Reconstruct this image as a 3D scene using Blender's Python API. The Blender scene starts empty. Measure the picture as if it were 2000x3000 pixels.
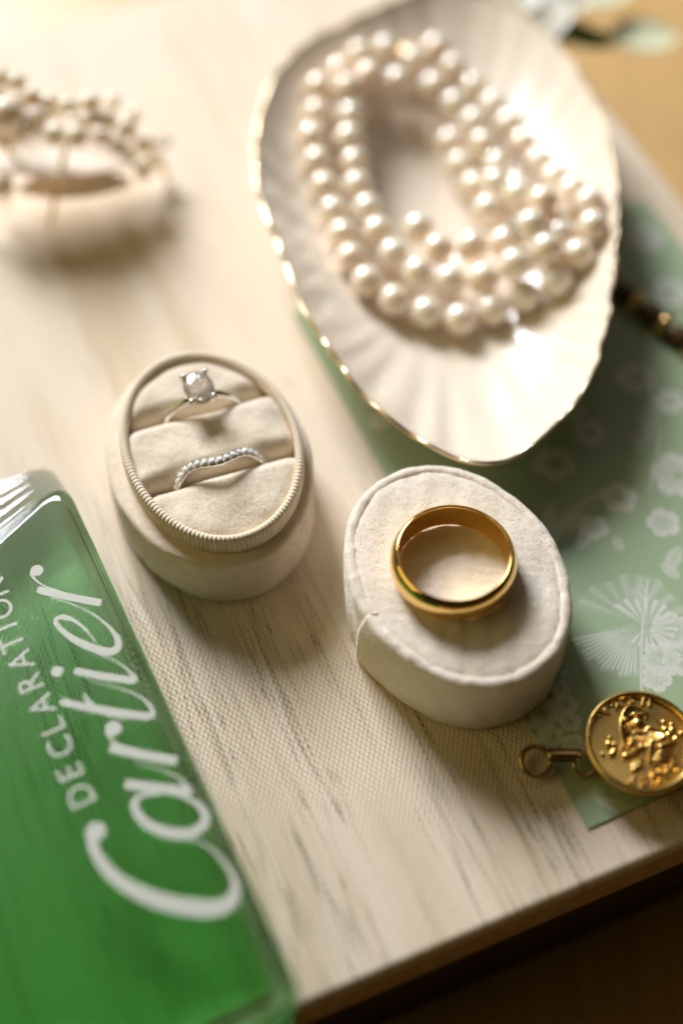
import bpy, math, random
import numpy as np
from mathutils import Vector
random.seed(7); rng = np.random.default_rng(7)
R = math.radians
SC = bpy.context.scene
COL = SC.collection

# ------------------------------------------------------------------ camera, light, exposure
FPX, PITCH, CAMH, Y0 = 4100.0, R(55.3), 228.0, 160.0      # lens in pixels of a 3000 px tall frame; millimetres
SP, CP = math.sin(PITCH), math.cos(PITCH)
cam_d = bpy.data.cameras.new('camera'); cam = bpy.data.objects.new('camera', cam_d); COL.objects.link(cam)
cam.location = (0, -Y0 * .001, CAMH * .001); cam.rotation_euler = (math.pi / 2 - PITCH, 0, 0)
cam_d.sensor_fit = 'VERTICAL'; cam_d.sensor_height = 36; cam_d.sensor_width = 24
cam_d.lens = FPX / 3000 * 36; cam_d.clip_start = .005; cam_d.clip_end = 50
cam_d.dof.use_dof = True; cam_d.dof.focus_distance = .2550; cam_d.dof.aperture_fstop = 3.4
SC.camera = cam

world = bpy.data.worlds.new('World'); SC.world = world; world.use_nodes = True
bg = world.node_tree.nodes['Background']; bg.inputs[0].default_value = (1.0, .70, .22, 1); bg.inputs[1].default_value = .022

def area(name, direction, dist, size, power, color, target=(0, 0, .01)):
    l = bpy.data.lights.new(name, 'AREA'); l.shape = 'RECTANGLE'; l.size, l.size_y = size
    l.energy = power; l.color = color
    o = bpy.data.objects.new(name, l); COL.objects.link(o)
    d = Vector(direction).normalized(); o.location = Vector(target) + d * dist
    o.rotation_euler = d.to_track_quat('Z', 'Y').to_euler()
    return o
AZ, EL = R(27), R(34)
area('window_light', (-math.sin(AZ) * math.cos(EL), math.cos(AZ) * math.cos(EL), math.sin(EL)), 1.2, (.43, .47), 28.0, (.895, .92, .985), (-.02, .04, .01))
area('added_back_fill', (-.12, .72, .70), 1.05, (1.2, .8), 1.1, (1.0, .95, .88))  # added fill lamp at the back, brightens the diamond and metal reflections
area('room_bounce', (-1.0, -.12, .6), 1.5, (1.2, 1.2), 4.8, (1.0, .78, .30))

vs = SC.view_settings; vs.view_transform = 'Standard'; vs.look = 'None'; vs.exposure = 0; vs.gamma = 1; vs.use_curve_mapping = False
cy = SC.cycles
cy.use_denoising = True; cy.max_bounces = 12; cy.transmission_bounces = 11; cy.glossy_bounces = 6; cy.diffuse_bounces = 5
cy.transparent_max_bounces = 12; cy.caustics_refractive = True; cy.caustics_reflective = True; cy.blur_glossy = .3
cy.sample_clamp_indirect = 12; cy.use_adaptive_sampling = False

# ------------------------------------------------------------------ geometry helpers (millimetres, camera foot at y=0)
def P(px, py, z=0.0):
    """Point of the place seen at a pixel of the 2000x3000 photograph, at height z above the board."""
    u = (px - 1000) / FPX; v = (py - 1500) / FPX
    t = (CAMH - z) / (SP + v * CP)
    return np.array([u * t, (CP - v * SP) * t, z], float)
def PP(pts, z=0.0): return np.array([P(a, b, z) for a, b in pts])
def to_m(p): return ((p[0]) * .001, (p[1] - Y0) * .001, p[2] * .001)

def root(name, label, cat, loc, group=None):
    o = bpy.data.objects.new(name, None); COL.objects.link(o); o.empty_display_size = .004
    o.location = to_m(loc); o['label'] = label; o['category'] = cat
    if group: o['group'] = group
    o['mm'] = [float(v) for v in loc]
    return o
def mk(name, V, F, mat, parent=None, smooth=True, origin=None):
    V = np.asarray(V, float)
    base = np.array(parent['mm']) if parent is not None and 'mm' in parent else (np.array(origin) if origin is not None else np.array([0, Y0, 0]))
    me = bpy.data.meshes.new(name); me.from_pydata(((V - base) * .001).tolist(), [], [list(map(int, f)) for f in F]); me.update()
    if smooth: me.polygons.foreach_set('use_smooth', [True] * len(me.polygons))
    o = bpy.data.objects.new(name, me); COL.objects.link(o)
    if mat: me.materials.append(mat)
    if parent is not None: o.parent = parent
    elif origin is not None: o.location = to_m(origin)
    if parent is not None and 'mm' in parent: pass
    return o
def sub(o, parent_root):
    """let a part carry sub-parts in the same millimetre frame"""
    o['mm'] = list(parent_root['mm']); return o
def copy_part(src, parent, loc_mm, rot=None, scale=None):
    o = src.copy(); COL.objects.link(o); o.parent = parent
    b = np.array(parent['mm']); o.location = tuple((np.asarray(loc_mm) - b) * .001)
    if rot is not None: o.rotation_euler = rot
    if scale is not None: o.scale = scale
    return o
def grid_faces(n, m, wrap_n=False, wrap_m=False, flip=False):
    F = []
    for i in range(n if wrap_n else n - 1):
        for j in range(m if wrap_m else m - 1):
            a, b = i * m + j, ((i + 1) % n) * m + j
            c, d = ((i + 1) % n) * m + (j + 1) % m, i * m + (j + 1) % m
            F.append((a, d, c, b) if flip else (a, b, c, d))
    return F
def catmull(pts, n=12, closed=False):
    pts = np.asarray(pts, float); k = len(pts); out = []
    for i in range(k if closed else k - 1):
        g = lambda j: pts[j % k] if closed else pts[min(max(j, 0), k - 1)]
        a, b, c, d = g(i - 1), g(i), g(i + 1), g(i + 2)
        for t in np.arange(n) / n:
            out.append(.5 * (2 * b + (c - a) * t + (2 * a - 5 * b + 4 * c - d) * t * t + (3 * b - a - 3 * c + d) * t ** 3))
    if not closed: out.append(pts[-1])
    return np.array(out)
def tube(path, rad, m=10, closed=False, squash=1.0, up=(0, 0, 1)):
    path = np.asarray(path, float); n = len(path); up = np.array(up, float)
    rad = np.broadcast_to(np.asarray(rad, float), (n,))
    T = (np.roll(path, -1, 0) - np.roll(path, 1, 0)) if closed else np.gradient(path, axis=0)
    T /= np.linalg.norm(T, axis=1)[:, None] + 1e-12
    V = []
    for i in range(n):
        s = np.cross(T[i], up); ns = np.linalg.norm(s)
        s = s / ns if ns > 1e-4 else np.array([1., 0, 0])
        w = np.cross(s, T[i])
        for a in np.arange(m) / m * 2 * math.pi:
            V.append(path[i] + rad[i] * (math.cos(a) * s + squash * math.sin(a) * w))
    F = grid_faces(n, m, closed, True)
    if not closed:
        F += [list(range(m))[::1], [n * m - 1 - j for j in range(m)]]
    return np.array(V), F
def ball(c, r, nu=14, nv=9, axes=None):
    r = np.broadcast_to(np.asarray(r, float), (3,)); V = []
    A = np.eye(3) if axes is None else np.asarray(axes)
    for j in range(nv):
        ph = math.pi * (j + .0) / (nv - 1)
        for i in range(nu):
            th = 2 * math.pi * i / nu
            V.append(np.asarray(c) + A.T @ (r * np.array([math.sin(ph) * math.cos(th), math.sin(ph) * math.sin(th), math.cos(ph)])))
    return np.array(V), grid_faces(nv, nu, False, True, flip=False)
def join(*parts):
    V, F, o = [], [], 0
    for v, f in parts:
        V.append(np.asarray(v)); F += [[int(i) + o for i in q] for q in f]; o += len(v)
    return np.concatenate(V), F
def bar(a, b, ra, rb, z_sq=.7, m=9, n=7):
    """rounded tapered rod between two points"""
    a, b = np.asarray(a, float), np.asarray(b, float); t = np.linspace(0, 1, n)
    prof = np.sqrt(np.clip(1 - (2 * t - 1) ** 6, 0.02, 1))
    return tube(a + (b - a) * t[:, None], (ra + (rb - ra) * t) * prof, m, squash=z_sq)
def noise1(x, seed, freqs=((3, 1), (7, .5), (13, .3))):
    g = np.random.default_rng(seed); s = 0
    for f, a in freqs: s = s + a * np.sin(f * x + g.uniform(0, 6.28))
    return s

# ------------------------------------------------------------------ materials
def mat(name):
    m = bpy.data.materials.new(name); m.use_nodes = True; nt = m.node_tree
    b = nt.nodes['Principled BSDF']
    return m, nt, b
def N(nt, t, **kw):
    n = nt.nodes.new(t)
    for k, v in kw.items():
        if k == 'i':
            for kk, vv in v.items(): n.inputs[kk].default_value = vv
        else: setattr(n, k, v)
    return n
def L(nt, a, b): nt.links.new(a, b)
def mm_coords(nt, scale=(1, 1, 1)):
    tc = N(nt, 'ShaderNodeTexCoord'); mp = N(nt, 'ShaderNodeMapping'); mp.inputs['Scale'].default_value = [1000 * s for s in scale]
    L(nt, tc.outputs['Object'], mp.inputs['Vector']); return mp.outputs['Vector']
def M(nt, op, a, b=None, c=None, clamp=False):
    n = N(nt, 'ShaderNodeMath', operation=op); n.use_clamp = clamp
    for i, x in enumerate((a, b, c)):
        if x is None: continue
        if isinstance(x, (int, float)): n.inputs[i].default_value = x
        else: L(nt, x, n.inputs[i])
    return n.outputs[0]
def mixc(nt, fac, a, b):
    n = N(nt, 'ShaderNodeMix', data_type='RGBA')
    for s, x in ((n.inputs[0], fac), (n.inputs[6], a), (n.inputs[7], b)):
        if isinstance(x, (int, float)): s.default_value = x
        elif isinstance(x, tuple): s.default_value = (*x, 1)
        else: L(nt, x, s)
    return n.outputs[2]
def noise(nt, vec, scale, detail=3, rough=.55):
    n = N(nt, 'ShaderNodeTexNoise'); n.inputs['Scale'].default_value = scale; n.inputs['Detail'].default_value = detail; n.inputs['Roughness'].default_value = rough
    L(nt, vec, n.inputs['Vector']); return n.outputs['Fac']
def ramp(nt, fac, lo, hi):
    n = N(nt, 'ShaderNodeMapRange'); n.clamp = True; n.interpolation_type = 'SMOOTHSTEP'; n.inputs[1].default_value = lo; n.inputs[2].default_value = hi
    L(nt, fac, n.inputs[0]); return n.outputs[0]
def bump(nt, b, h, strength, dist=.0003):
    n = N(nt, 'ShaderNodeBump'); n.inputs['Strength'].default_value = strength; n.inputs['Distance'].default_value = dist
    L(nt, h, n.inputs['Height']); L(nt, n.outputs[0], b.inputs['Normal']); return n

def velvet(name, col, col2, sheen=.6):
    m, nt, b = mat(name); v = mm_coords(nt)
    big = noise(nt, v, .16, 4, .6); fine = noise(nt, v, 2.6, 4, .7); mid = noise(nt, v, .7, 3, .6)
    c = mixc(nt, ramp(nt, big, .38, .62), col, col2)
    c = mixc(nt, M(nt, 'MULTIPLY', ramp(nt, fine, .35, .75), .25), c, tuple(x * .86 for x in col2))
    c = mixc(nt, M(nt, 'MULTIPLY', ramp(nt, mid, .45, .8), .16), c, tuple(x * .74 for x in col2))
    L(nt, c, b.inputs['Base Color'])
    b.inputs['Roughness'].default_value = .95; b.inputs['Specular IOR Level'].default_value = .1
    b.inputs['Sheen Weight'].default_value = sheen; b.inputs['Sheen Roughness'].default_value = .45; b.inputs['Sheen Tint'].default_value = (1, .95, .86, 1)
    h = M(nt, 'ADD', M(nt, 'MULTIPLY', fine, .5), M(nt, 'MULTIPLY', mid, .8))
    bump(nt, b, h, .8, .0003)
    return m
def metal(name, col, rough, var=.05, sc=.8):
    m, nt, b = mat(name); v = mm_coords(nt)
    n = noise(nt, v, sc, 4, .6)
    L(nt, M(nt, 'MULTIPLY_ADD', n, var * 2, rough - var), b.inputs['Roughness'])
    L(nt, mixc(nt, ramp(nt, n, .3, .75), col, tuple(c * .86 for c in col)), b.inputs['Base Color'])
    b.inputs['Metallic'].default_value = 1
    bump(nt, b, noise(nt, v, 3.0, 2), .04, .0001)
    return m

# linen board cloth with a printed wood grain
mBoard, nt, b = mat('linen_wood_print'); v = mm_coords(nt)
sx = N(nt, 'ShaderNodeSeparateXYZ'); L(nt, v, sx.inputs[0]); U, W = sx.outputs[0], sx.outputs[1]
wob = noise(nt, v, .35, 2)
uw = M(nt, 'MULTIPLY_ADD', wob, .25, U); ww = M(nt, 'MULTIPLY_ADD', noise(nt, v, .21, 2), .35, W)
weave = M(nt, 'MULTIPLY', M(nt, 'SINE', M(nt, 'MULTIPLY', uw, math.pi / .50)), M(nt, 'SINE', M(nt, 'MULTIPLY', ww, math.pi / .80)))
weave = M(nt, 'MULTIPLY_ADD', weave, .5, .5)
def grainvec(su, sv):
    mp = N(nt, 'ShaderNodeMapping'); mp.inputs['Scale'].default_value = (su, sv, .01); L(nt, v, mp.inputs[0]); return mp.outputs[0]
near = ramp(nt, M(nt, 'SUBTRACT', M(nt, 'MULTIPLY', noise(nt, grainvec(.02, .008), 1, 2), 90.), W), -5., 150.)  # streaks fade towards the far side: wash-out by bright light put into the colour
broad = noise(nt, grainvec(.085, .010), 1, 4, .55)
mids = noise(nt, grainvec(.42, .022), 1, 4, .6)
fine = noise(nt, grainvec(2.3, .018), 1, 3, .6)
vein = noise(nt, grainvec(.62, .030), 1, 2, .5)
spot = noise(nt, grainvec(.16, .012), 1, 2, .5)
c = mixc(nt, ramp(nt, broad, .46, .72), (.81, .69, .53), (.69, .55, .37))
c = mixc(nt, M(nt, 'MULTIPLY', M(nt, 'MULTIPLY', ramp(nt, mids, .54, .80), near), .55), c, (.46, .345, .175))
line = M(nt, 'MULTIPLY', ramp(nt, fine, .60, .72), ramp(nt, spot, .46, .62))
line = M(nt, 'MULTIPLY', line, M(nt, 'SUBTRACT', 1.25, weave), clamp=True)
c = mixc(nt, M(nt, 'MULTIPLY', M(nt, 'MULTIPLY', line, near), .8), c, (.28, .20, .10))
ridge = M(nt, 'SUBTRACT', 1.0, M(nt, 'MULTIPLY', M(nt, 'ABSOLUTE', M(nt, 'SUBTRACT', vein, .5)), 20.0), clamp=True)
ridge = M(nt, 'MULTIPLY', M(nt, 'MULTIPLY', ridge, ramp(nt, noise(nt, grainvec(.11, .020), 1, 3, .65), .46, .60)), M(nt, 'SUBTRACT', 1.15, weave), clamp=True)
c = mixc(nt, M(nt, 'MULTIPLY', ridge, M(nt, 'MULTIPLY_ADD', near, .85, .08)), c, (.13, .09, .04))
gap = M(nt, 'MULTIPLY', M(nt, 'SUBTRACT', 1, weave), .20)
c = mixc(nt, gap, c, (.42, .33, .21))
L(nt, c, b.inputs['Base Color']); b.inputs['Roughness'].default_value = .72; b.inputs['Specular IOR Level'].default_value = .3
b.inputs['Sheen Weight'].default_value = .25; b.inputs['Sheen Roughness'].default_value = .5
bump(nt, b, M(nt, 'ADD', weave, M(nt, 'MULTIPLY', noise(nt, v, 1.7, 2), .5)), .55, .00022)

mEdge, nt, b = mat('brown_board_edge'); v = mm_coords(nt)
L(nt, mixc(nt, ramp(nt, noise(nt, v, .5, 4), .3, .7), (.42, .29, .14), (.34, .22, .10)), b.inputs['Base Color']); b.inputs['Roughness'].default_value = .8
bump(nt, b, noise(nt, v, 2.0, 3), .3)

mRiser, nt, b = mat('added_riser_dark'); v = mm_coords(nt)  # near-black brown for the added block, deepens the dark below the board
L(nt, mixc(nt, noise(nt, v, .2, 4), (.05, .03, .015), (.09, .05, .02)), b.inputs['Base Color']); b.inputs['Roughness'].default_value = .6
mTable, nt, b = mat('warm_wood_table'); v = mm_coords(nt)
mp = N(nt, 'ShaderNodeMapping'); mp.inputs['Scale'].default_value = (.22, .02, .05); L(nt, v, mp.inputs[0])
g = noise(nt, mp.outputs[0], 1, 5, .6)
L(nt, mixc(nt, ramp(nt, g, .35, .7), (.59, .375, .15), (.50, .305, .115)), b.inputs['Base Color']); b.inputs['Roughness'].default_value = .42; b.inputs['Specular IOR Level'].default_value = .4

mVelA = velvet('ivory_velvet', (.89, .78, .62), (.82, .70, .54))
mVelB = velvet('white_velvet', (.92, .835, .715), (.87, .78, .65))
mCord, nt, b = mat('ivory_corduroy'); v = mm_coords(nt)
L(nt, mixc(nt, ramp(nt, noise(nt, v, 1.2, 3), .3, .7), (.85, .74, .57), (.80, .68, .50)), b.inputs['Base Color'])
b.inputs['Roughness'].default_value = .85; b.inputs['Sheen Weight'].default_value = .3; b.inputs['Specular IOR Level'].default_value = .2
bump(nt, b, noise(nt, v, 6, 3), .25, .0001)

mGold = metal('polished_yellow_gold', (1.0, .68, .24), .10, .03)
mBrass = metal('satin_brass', (.83, .56, .17), .26, .05)
mDarkBrass = metal('aged_brass', (.58, .40, .16), .22, .06)
mRim = metal('gilded_edge', (.92, .74, .48), .22, .06)
mSilver = metal('white_gold', (.88, .86, .81), .10, .03)
mPave, nt, b = mat('small_brilliants'); v = mm_coords(nt); L(nt, mixc(nt, noise(nt, v, 1.3, 2), (.97, .95, .91), (.90, .88, .84)), b.inputs['Base Color']); b.inputs['Roughness'].default_value = .10; b.inputs['Specular IOR Level'].default_value = 1.0; b.inputs['Coat Weight'].default_value = .6
mSatin = metal('satin_white_gold', (.93, .91, .86), .26, .04)
mFace, nt, b = mat('ribbed_brass_face'); tc = N(nt, 'ShaderNodeTexCoord')
s2 = N(nt, 'ShaderNodeSeparateXYZ'); mp = N(nt, 'ShaderNodeMapping'); mp.inputs['Rotation'].default_value = (0, 0, R(-13)); mp.inputs['Scale'].default_value = (1000,) * 3
L(nt, tc.outputs['Object'], mp.inputs[0]); L(nt, mp.outputs[0], s2.inputs[0])
rib = M(nt, 'SINE', M(nt, 'MULTIPLY', s2.outputs[1], 2 * math.pi / .52))
b.inputs['Metallic'].default_value = 1; b.inputs['Roughness'].default_value = .30
L(nt, mixc(nt, M(nt, 'MULTIPLY_ADD', rib, .5, .5), (.72, .46, .12), (.86, .58, .19)), b.inputs['Base Color']); bump(nt, b, rib, .8, .00008)

mPearl, nt, b = mat('cream_pearl'); v = mm_coords(nt)
oi = N(nt, 'ShaderNodeObjectInfo')
L(nt, mixc(nt, oi.outputs['Random'], (.97, .79, .62), (.98, .85, .72)), b.inputs['Base Color'])
b.inputs['Roughness'].default_value = .28; b.inputs['Specular IOR Level'].default_value = .6
b.inputs['Coat Weight'].default_value = 1; b.inputs['Coat Roughness'].default_value = .09; b.inputs['Coat IOR'].default_value = 1.9
b.inputs['Subsurface Weight'].default_value = 1.0; b.inputs['Subsurface Radius'].default_value = (1, .75, .55); b.inputs['Subsurface Scale'].default_value = .003
mNacre, nt, b = mat('white_nacre'); v = mm_coords(nt)
n1 = noise(nt, v, .05, 3)
L(nt, mixc(nt, ramp(nt, n1, .35, .65), (.88, .77, .62), (.84, .735, .585)), b.inputs['Base Color'])
b.inputs['Roughness'].default_value = .22; b.inputs['Coat Weight'].default_value = .5; b.inputs['Coat Roughness'].default_value = .08
bump(nt, b, noise(nt, v, .35, 3), .12, .0005)

def glass(name, ior, col=(1, 1, 1), absorb=None, dens=0):
    m = bpy.data.materials.new(name); m.use_nodes = True; nt = m.node_tree; nt.nodes.remove(nt.nodes['Principled BSDF'])
    g = N(nt, 'ShaderNodeBsdfGlass'); g.inputs['IOR'].default_value = ior; g.inputs['Roughness'].default_value = 0; g.inputs['Color'].default_value = (*col, 1)
    L(nt, g.outputs[0], nt.nodes['Material Output'].inputs[0])
    if absorb:
        a = N(nt, 'ShaderNodeVolumeAbsorption'); a.inputs[0].default_value = (*absorb, 1); a.inputs[1].default_value = dens
        L(nt, a.outputs[0], nt.nodes['Material Output'].inputs['Volume'])
    return m
mGlass = glass('pale_green_glass', 1.48, (1, 1, 1), (.16, .78, .34), 28)
mLiquid = glass('green_perfume', .92, (1, 1, 1), (.08, .95, .05), 78)
mDia = glass('diamond', 2.35, (1, .975, .92))
nt = mDia.node_tree; gb_ = nt.nodes['Glass BSDF']; pb_ = N(nt, 'ShaderNodeBsdfPrincipled'); pb_.inputs['Base Color'].default_value = (1, .96, .88, 1); pb_.inputs['Roughness'].default_value = .08; pb_.inputs['Specular IOR Level'].default_value = 1
ms_ = N(nt, 'ShaderNodeMixShader'); ms_.inputs[0].default_value = .15; L(nt, gb_.outputs[0], ms_.inputs[1]); L(nt, pb_.outputs[0], ms_.inputs[2]); L(nt, ms_.outputs[0], nt.nodes['Material Output'].inputs[0])
mInk, nt, b = mat('white_enamel_print'); b.inputs['Base Color'].default_value = (.80, .79, .76, 1); b.inputs['Roughness'].default_value = .55
ti_ = N(nt, 'ShaderNodeBsdfTransparent'); mi_ = N(nt, 'ShaderNodeMixShader'); mi_.inputs[0].default_value = .2; L(nt, b.outputs[0], mi_.inputs[1]); L(nt, ti_.outputs[0], mi_.inputs[2]); L(nt, mi_.outputs[0], nt.nodes['Material Output'].inputs[0])
v = mm_coords(nt); L(nt, mixc(nt, noise(nt, v, 1.5, 2), (.70, .68, .62), (.62, .60, .54)), b.inputs['Base Color'])

# ------------------------------------------------------------------ setting: table, linen board
TZ = -62.0; EZ = -13.0
n = 2; tv = np.array([[-900, -500, TZ], [900, -500, TZ], [900, 1500, TZ], [-900, 1500, TZ]], float)
t = mk('table_top', tv, [(0, 1, 2, 3)], mTable, None, False); t['kind'] = 'structure'

BA = R(22.8); bu = np.array([math.cos(BA), math.sin(BA), 0]); bv = np.array([-math.sin(BA), math.cos(BA), 0])
def B(u, v, z): return bu * u + bv * v + np.array([0, 0, z])
U0, U1, V0, V1 = -150.0, 169.0, 59.6, 318.0
board = root('linen_covered_board', 'cream linen board with a brown wood-grain print, everything lies on it', 'board', B((U0 + U1) / 2, (V0 + V1) / 2, TZ))
board.rotation_euler = (0, 0, BA)
def slab(name, u0, u1, v0, v1, z0, z1, r, m, par, corner=1.5):
    """slab in board coordinates with rounded top edge"""
    prof = [(0, z0)] + [(r * (1 - math.cos(a)), z1 - r + r * math.sin(a)) for a in np.linspace(0, math.pi / 2, 6)]
    V = []; K = 6
    cu, cv = (u0 + u1) / 2, (v0 + v1) / 2; hu, hv = (u1 - u0) / 2, (v1 - v0) / 2
    for ins, z in prof:
        for q, (sx_, sy_) in enumerate(((1, -1), (1, 1), (-1, 1), (-1, -1))):
            for k in range(K):
                a = -math.pi / 2 + q * math.pi / 2 + k / (K - 1) * math.pi / 2
                rr = max(corner - ins, .02)
                V.append(((hu - corner) * sx_ + rr * math.cos(a) + 0, (hv - corner) * sy_ + rr * math.sin(a), z))
    nn = 4 * K; F = grid_faces(len(prof), nn, False, True, flip=True)
    F.append(list(range((len(prof) - 1) * nn, len(prof) * nn))); F.append(list(range(nn))[::-1])
    V = np.array(V); V[:, 2] -= TZ
    me = bpy.data.meshes.new(name); me.from_pydata((V * .001).tolist(), [], [tuple(f) for f in F]); me.update()
    me.polygons.foreach_set('use_smooth', [len(p.vertices) == 4 for p in me.polygons])
    o = bpy.data.objects.new(name, me); COL.objects.link(o); me.materials.append(m); o.parent = par; return o
slab('cloth_cover', U0, U1, V0, V1, -1.6, 0, 1.2, mBoard, board)
slab('board_edge', U0 + .5, U1 - .5, V0 + .5, V1 - .5, EZ, -1.65, .3, mEdge, board)
slab('added_dark_riser', U0 + 7, U1 - 7, V0 + 7, V1 - 7, TZ + .1, EZ - .05, .3, mRiser, board)  # added block, lifts the board so its shadow covers the table in front

# ------------------------------------------------------------------ green card with a white botanical print
cA = P(1720, 2430); cdir = P(880, 960) - cA; cdir /= np.linalg.norm(cdir); cperp = np.array([cdir[1], -cdir[0], 0])
cFar = P(1885, 588) - cA; CW, CL = float(cFar @ cperp), float(cFar @ cdir)
card = root('printed_card', 'sage green card printed with white flowers under the shell dish', 'card', (cA + cperp * CW / 2 + cdir * CL / 2) * [1, 1, 0])
GW, GL = 417, 673
a_, l_ = np.meshgrid(np.linspace(0, CW, GW), np.linspace(0, CL, GL))
CX = cA[0] + cperp[0] * a_ + cdir[0] * l_; CY = cA[1] + cperp[1] * a_ + cdir[1] * l_
ink = np.zeros_like(CX)
def smooth(x, lo, hi): t = np.clip((x - lo) / (hi - lo), 0, 1); return t * t * (3 - 2 * t)
def paint(mask): 
    global ink; ink = np.maximum(ink, mask)
def flower(px, py, r, npet=5, rot=0.0, dark=.25, amp=.9):
    c = P(px, py); dx, dy = CX - c[0], CY - c[1]; rr = np.hypot(dx, dy) / r; th = np.arctan2(dy, dx) + rot
    ed = .72 + .26 * np.abs(np.cos(th * npet / 2)) ** .6
    m = 1 - smooth(rr, ed - .06, ed + .03)
    vein = .80 + .20 * np.cos(th * npet * 7 + rr * 4); split = smooth(np.abs(np.sin(th * npet / 2 + math.pi / 2 * 0)), .02, .22)
    core = smooth(rr, dark * .6, dark * 1.5)
    st = .5 * (1 - smooth(np.abs(rr - dark * 1.2), .03, .1)) * (np.cos(th * 14) > 0)
    paint(amp * np.clip(m * core * (.42 + .58 * smooth(rr, .15, .85)) * vein * (.55 + .45 * split) + st, 0, 1))
def leaf(p0, p1, w, amp=.7, ribs=10):
    a, bq = P(*p0), P(*p1); d = (bq - a)[:2]; ln = np.hypot(*d); d /= ln
    s = ((CX - a[0]) * d[0] + (CY - a[1]) * d[1]) / ln; q = (-(CX - a[0]) * d[1] + (CY - a[1]) * d[0])
    hw = w * np.sin(np.pi * np.clip(s, 0, 1)) ** .8
    m = (1 - smooth(np.abs(q) - hw, -.25, .1)) * (s > 0) * (s < 1)
    v_ = .62 + .38 * np.cos((s * ribs - np.abs(q) / w * 1.1) * 2 * np.pi); mid = smooth(np.abs(q), .05, .22)
    paint(amp * m * v_ * (.4 + .6 * mid))
def fan(apex, px0, px1, r, a0=None, amp=.8):
    c = P(*apex); e0, e1 = P(*px0) - c, P(*px1) - c; t0, t1 = math.atan2(e0[1], e0[0]), math.atan2(e1[1], e1[0])
    dx, dy = CX - c[0], CY - c[1]; rr = np.hypot(dx, dy); th = np.arctan2(dy, dx)
    f = (th - t0) / (t1 - t0); R0 = np.hypot(*e0[:2]) + (np.hypot(*e1[:2]) - np.hypot(*e0[:2])) * np.clip(f, 0, 1)
    R0 = R0 * (1 + .05 * np.sin(f * 26) + .03 * np.sin(f * 61))
    m = (1 - smooth(rr / R0, .94, 1.0)) * smooth(f, 0, .03) * (1 - smooth(f, .97, 1))
    st = np.exp(-((rr / R0 - .0) ** 2) * 0) * (.5 + .5 * np.cos(f * 2 * np.pi * 17 + rr * .1))
    paint(amp * m * (.22 + .78 * st ** 1.6) * (.5 + .5 * smooth(rr / R0, .1, .7)))
def stem(pts, w, amp=.6):
    q = catmull([P(*p)[:2] for p in pts], 8); d = np.full(CX.shape, 1e9)
    for i in range(len(q) - 1):
        a, e = q[i], q[i + 1] - q[i]; t = np.clip(((CX - a[0]) * e[0] + (CY - a[1]) * e[1]) / (e @ e + 1e-9), 0, 1)
        d = np.minimum(d, np.hypot(CX - a[0] - t * e[0], CY - a[1] - t * e[1]))
    paint(amp * (1 - smooth(d, w * .5, w)))
for a in ((1620, 1362, 4.6, 5, .3, .28), (1812, 1462, 3.9, 5, 1.0, .26), (1985, 1395, 6.0, 6, .2, .2), (1940, 1535, 3.6, 5, .7, .12), (1725, 1270, 3.6, 5, .2, .3), (1735, 1548, 3.2, 5, .4, .3),
          (1668, 1205, 3.5, 6, .1, .3), (1112, 1238, 2.4, 5, .3, .2), (1860, 1110, 4.5, 5, .6, .2), (1960, 1180, 3.4, 6, .2, .2), (1890, 700, 4.6, 5, .1, .25), (1960, 860, 4.5, 6, .1, .25),
          (1590, 2095, 3.0, 6, .3, .3), (1655, 2068, 2.3, 6, .1, .25), (1668, 2118, 2.2, 5, .9, .25), (1615, 2160, 2.4, 6, .5, .3), (1640, 2020, 1.9, 5, .2, .2), (1680, 2185, 2.3, 5, .2, .2), (1560, 2150, 2.4, 6, .2, .3), (1610, 2040, 2.2, 6, .4, .3),
          (1965, 1850, 4.4, 7, .3, .12), (1935, 1935, 4.0, 6, .9, .1), (1990, 1930, 4.0, 5, .2, .1), (1920, 1990, 3.0, 5, .2, .15)): flower(*a)
for a in (((1600, 1600), (1612, 1470), 1.5), ((1625, 1590), (1665, 1495), 1.2), ((1690, 1620), (1740, 1520), 1.6), ((1795, 1570), (1820, 1620), 1.1), ((1900, 1770), (1860, 1705), 1.2), ((1900, 1780), (1835, 1720), 1.0),
          ((1660, 1560), (1700, 1500), 1.4), ((1900, 1230), (1860, 1330), 1.8), ((1050, 1130), (1085, 1200), 1.0), ((1730, 2340), (1870, 2385), 1.2), ((1640, 1990), (1665, 1968), .7), ((1700, 2160), (1650, 2200), 1.5), ((1990, 1600), (1950, 1680), 1.6), ((1990, 1700), (1930, 1650), 1.3)): leaf(*a)
fan((1862, 1835), (1668, 1868), (1872, 1985), 11, amp=.8); fan((1890, 1838), (1785, 1795), (1830, 1870), 5, amp=.85); fan((1900, 1850), (1890, 2020), (1960, 2010), 7, amp=.7); fan((1850, 1825), (1690, 1800), (1668, 1868), 8, amp=.35)
stem([(1895, 1700), (1880, 1830), (1875, 1980), (1880, 2060)], .35); stem([(1610, 1640), (1640, 1540), (1700, 1480), (1780, 1440)], .3); stem([(1900, 1120), (1925, 1290), (1900, 1440)], .3); stem([(1595, 2220), (1620, 2120), (1650, 2030)], .25)
V = np.stack([CX.ravel(), CY.ravel(), np.full(CX.size, .42)], -1)
co = (V - np.array(card['mm'])) * .001
ii = np.arange(GW * GL).reshape(GL, GW); q = np.stack([ii[:-1, :-1], ii[1:, :-1], ii[1:, 1:], ii[:-1, 1:]], -1).reshape(-1, 4)
me = bpy.data.meshes.new('printed_face'); me.vertices.add(len(co)); me.vertices.foreach_set('co', co.ravel())
me.loops.add(q.size); me.loops.foreach_set('vertex_index', q.ravel()); me.polygons.add(len(q)); me.polygons.foreach_set('loop_start', np.arange(0, q.size, 4)); me.update(calc_edges=True); me.validate()
at = me.attributes.new('ink', 'FLOAT', 'POINT'); at.data.foreach_set('value', ink.ravel().astype(np.float32))
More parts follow.
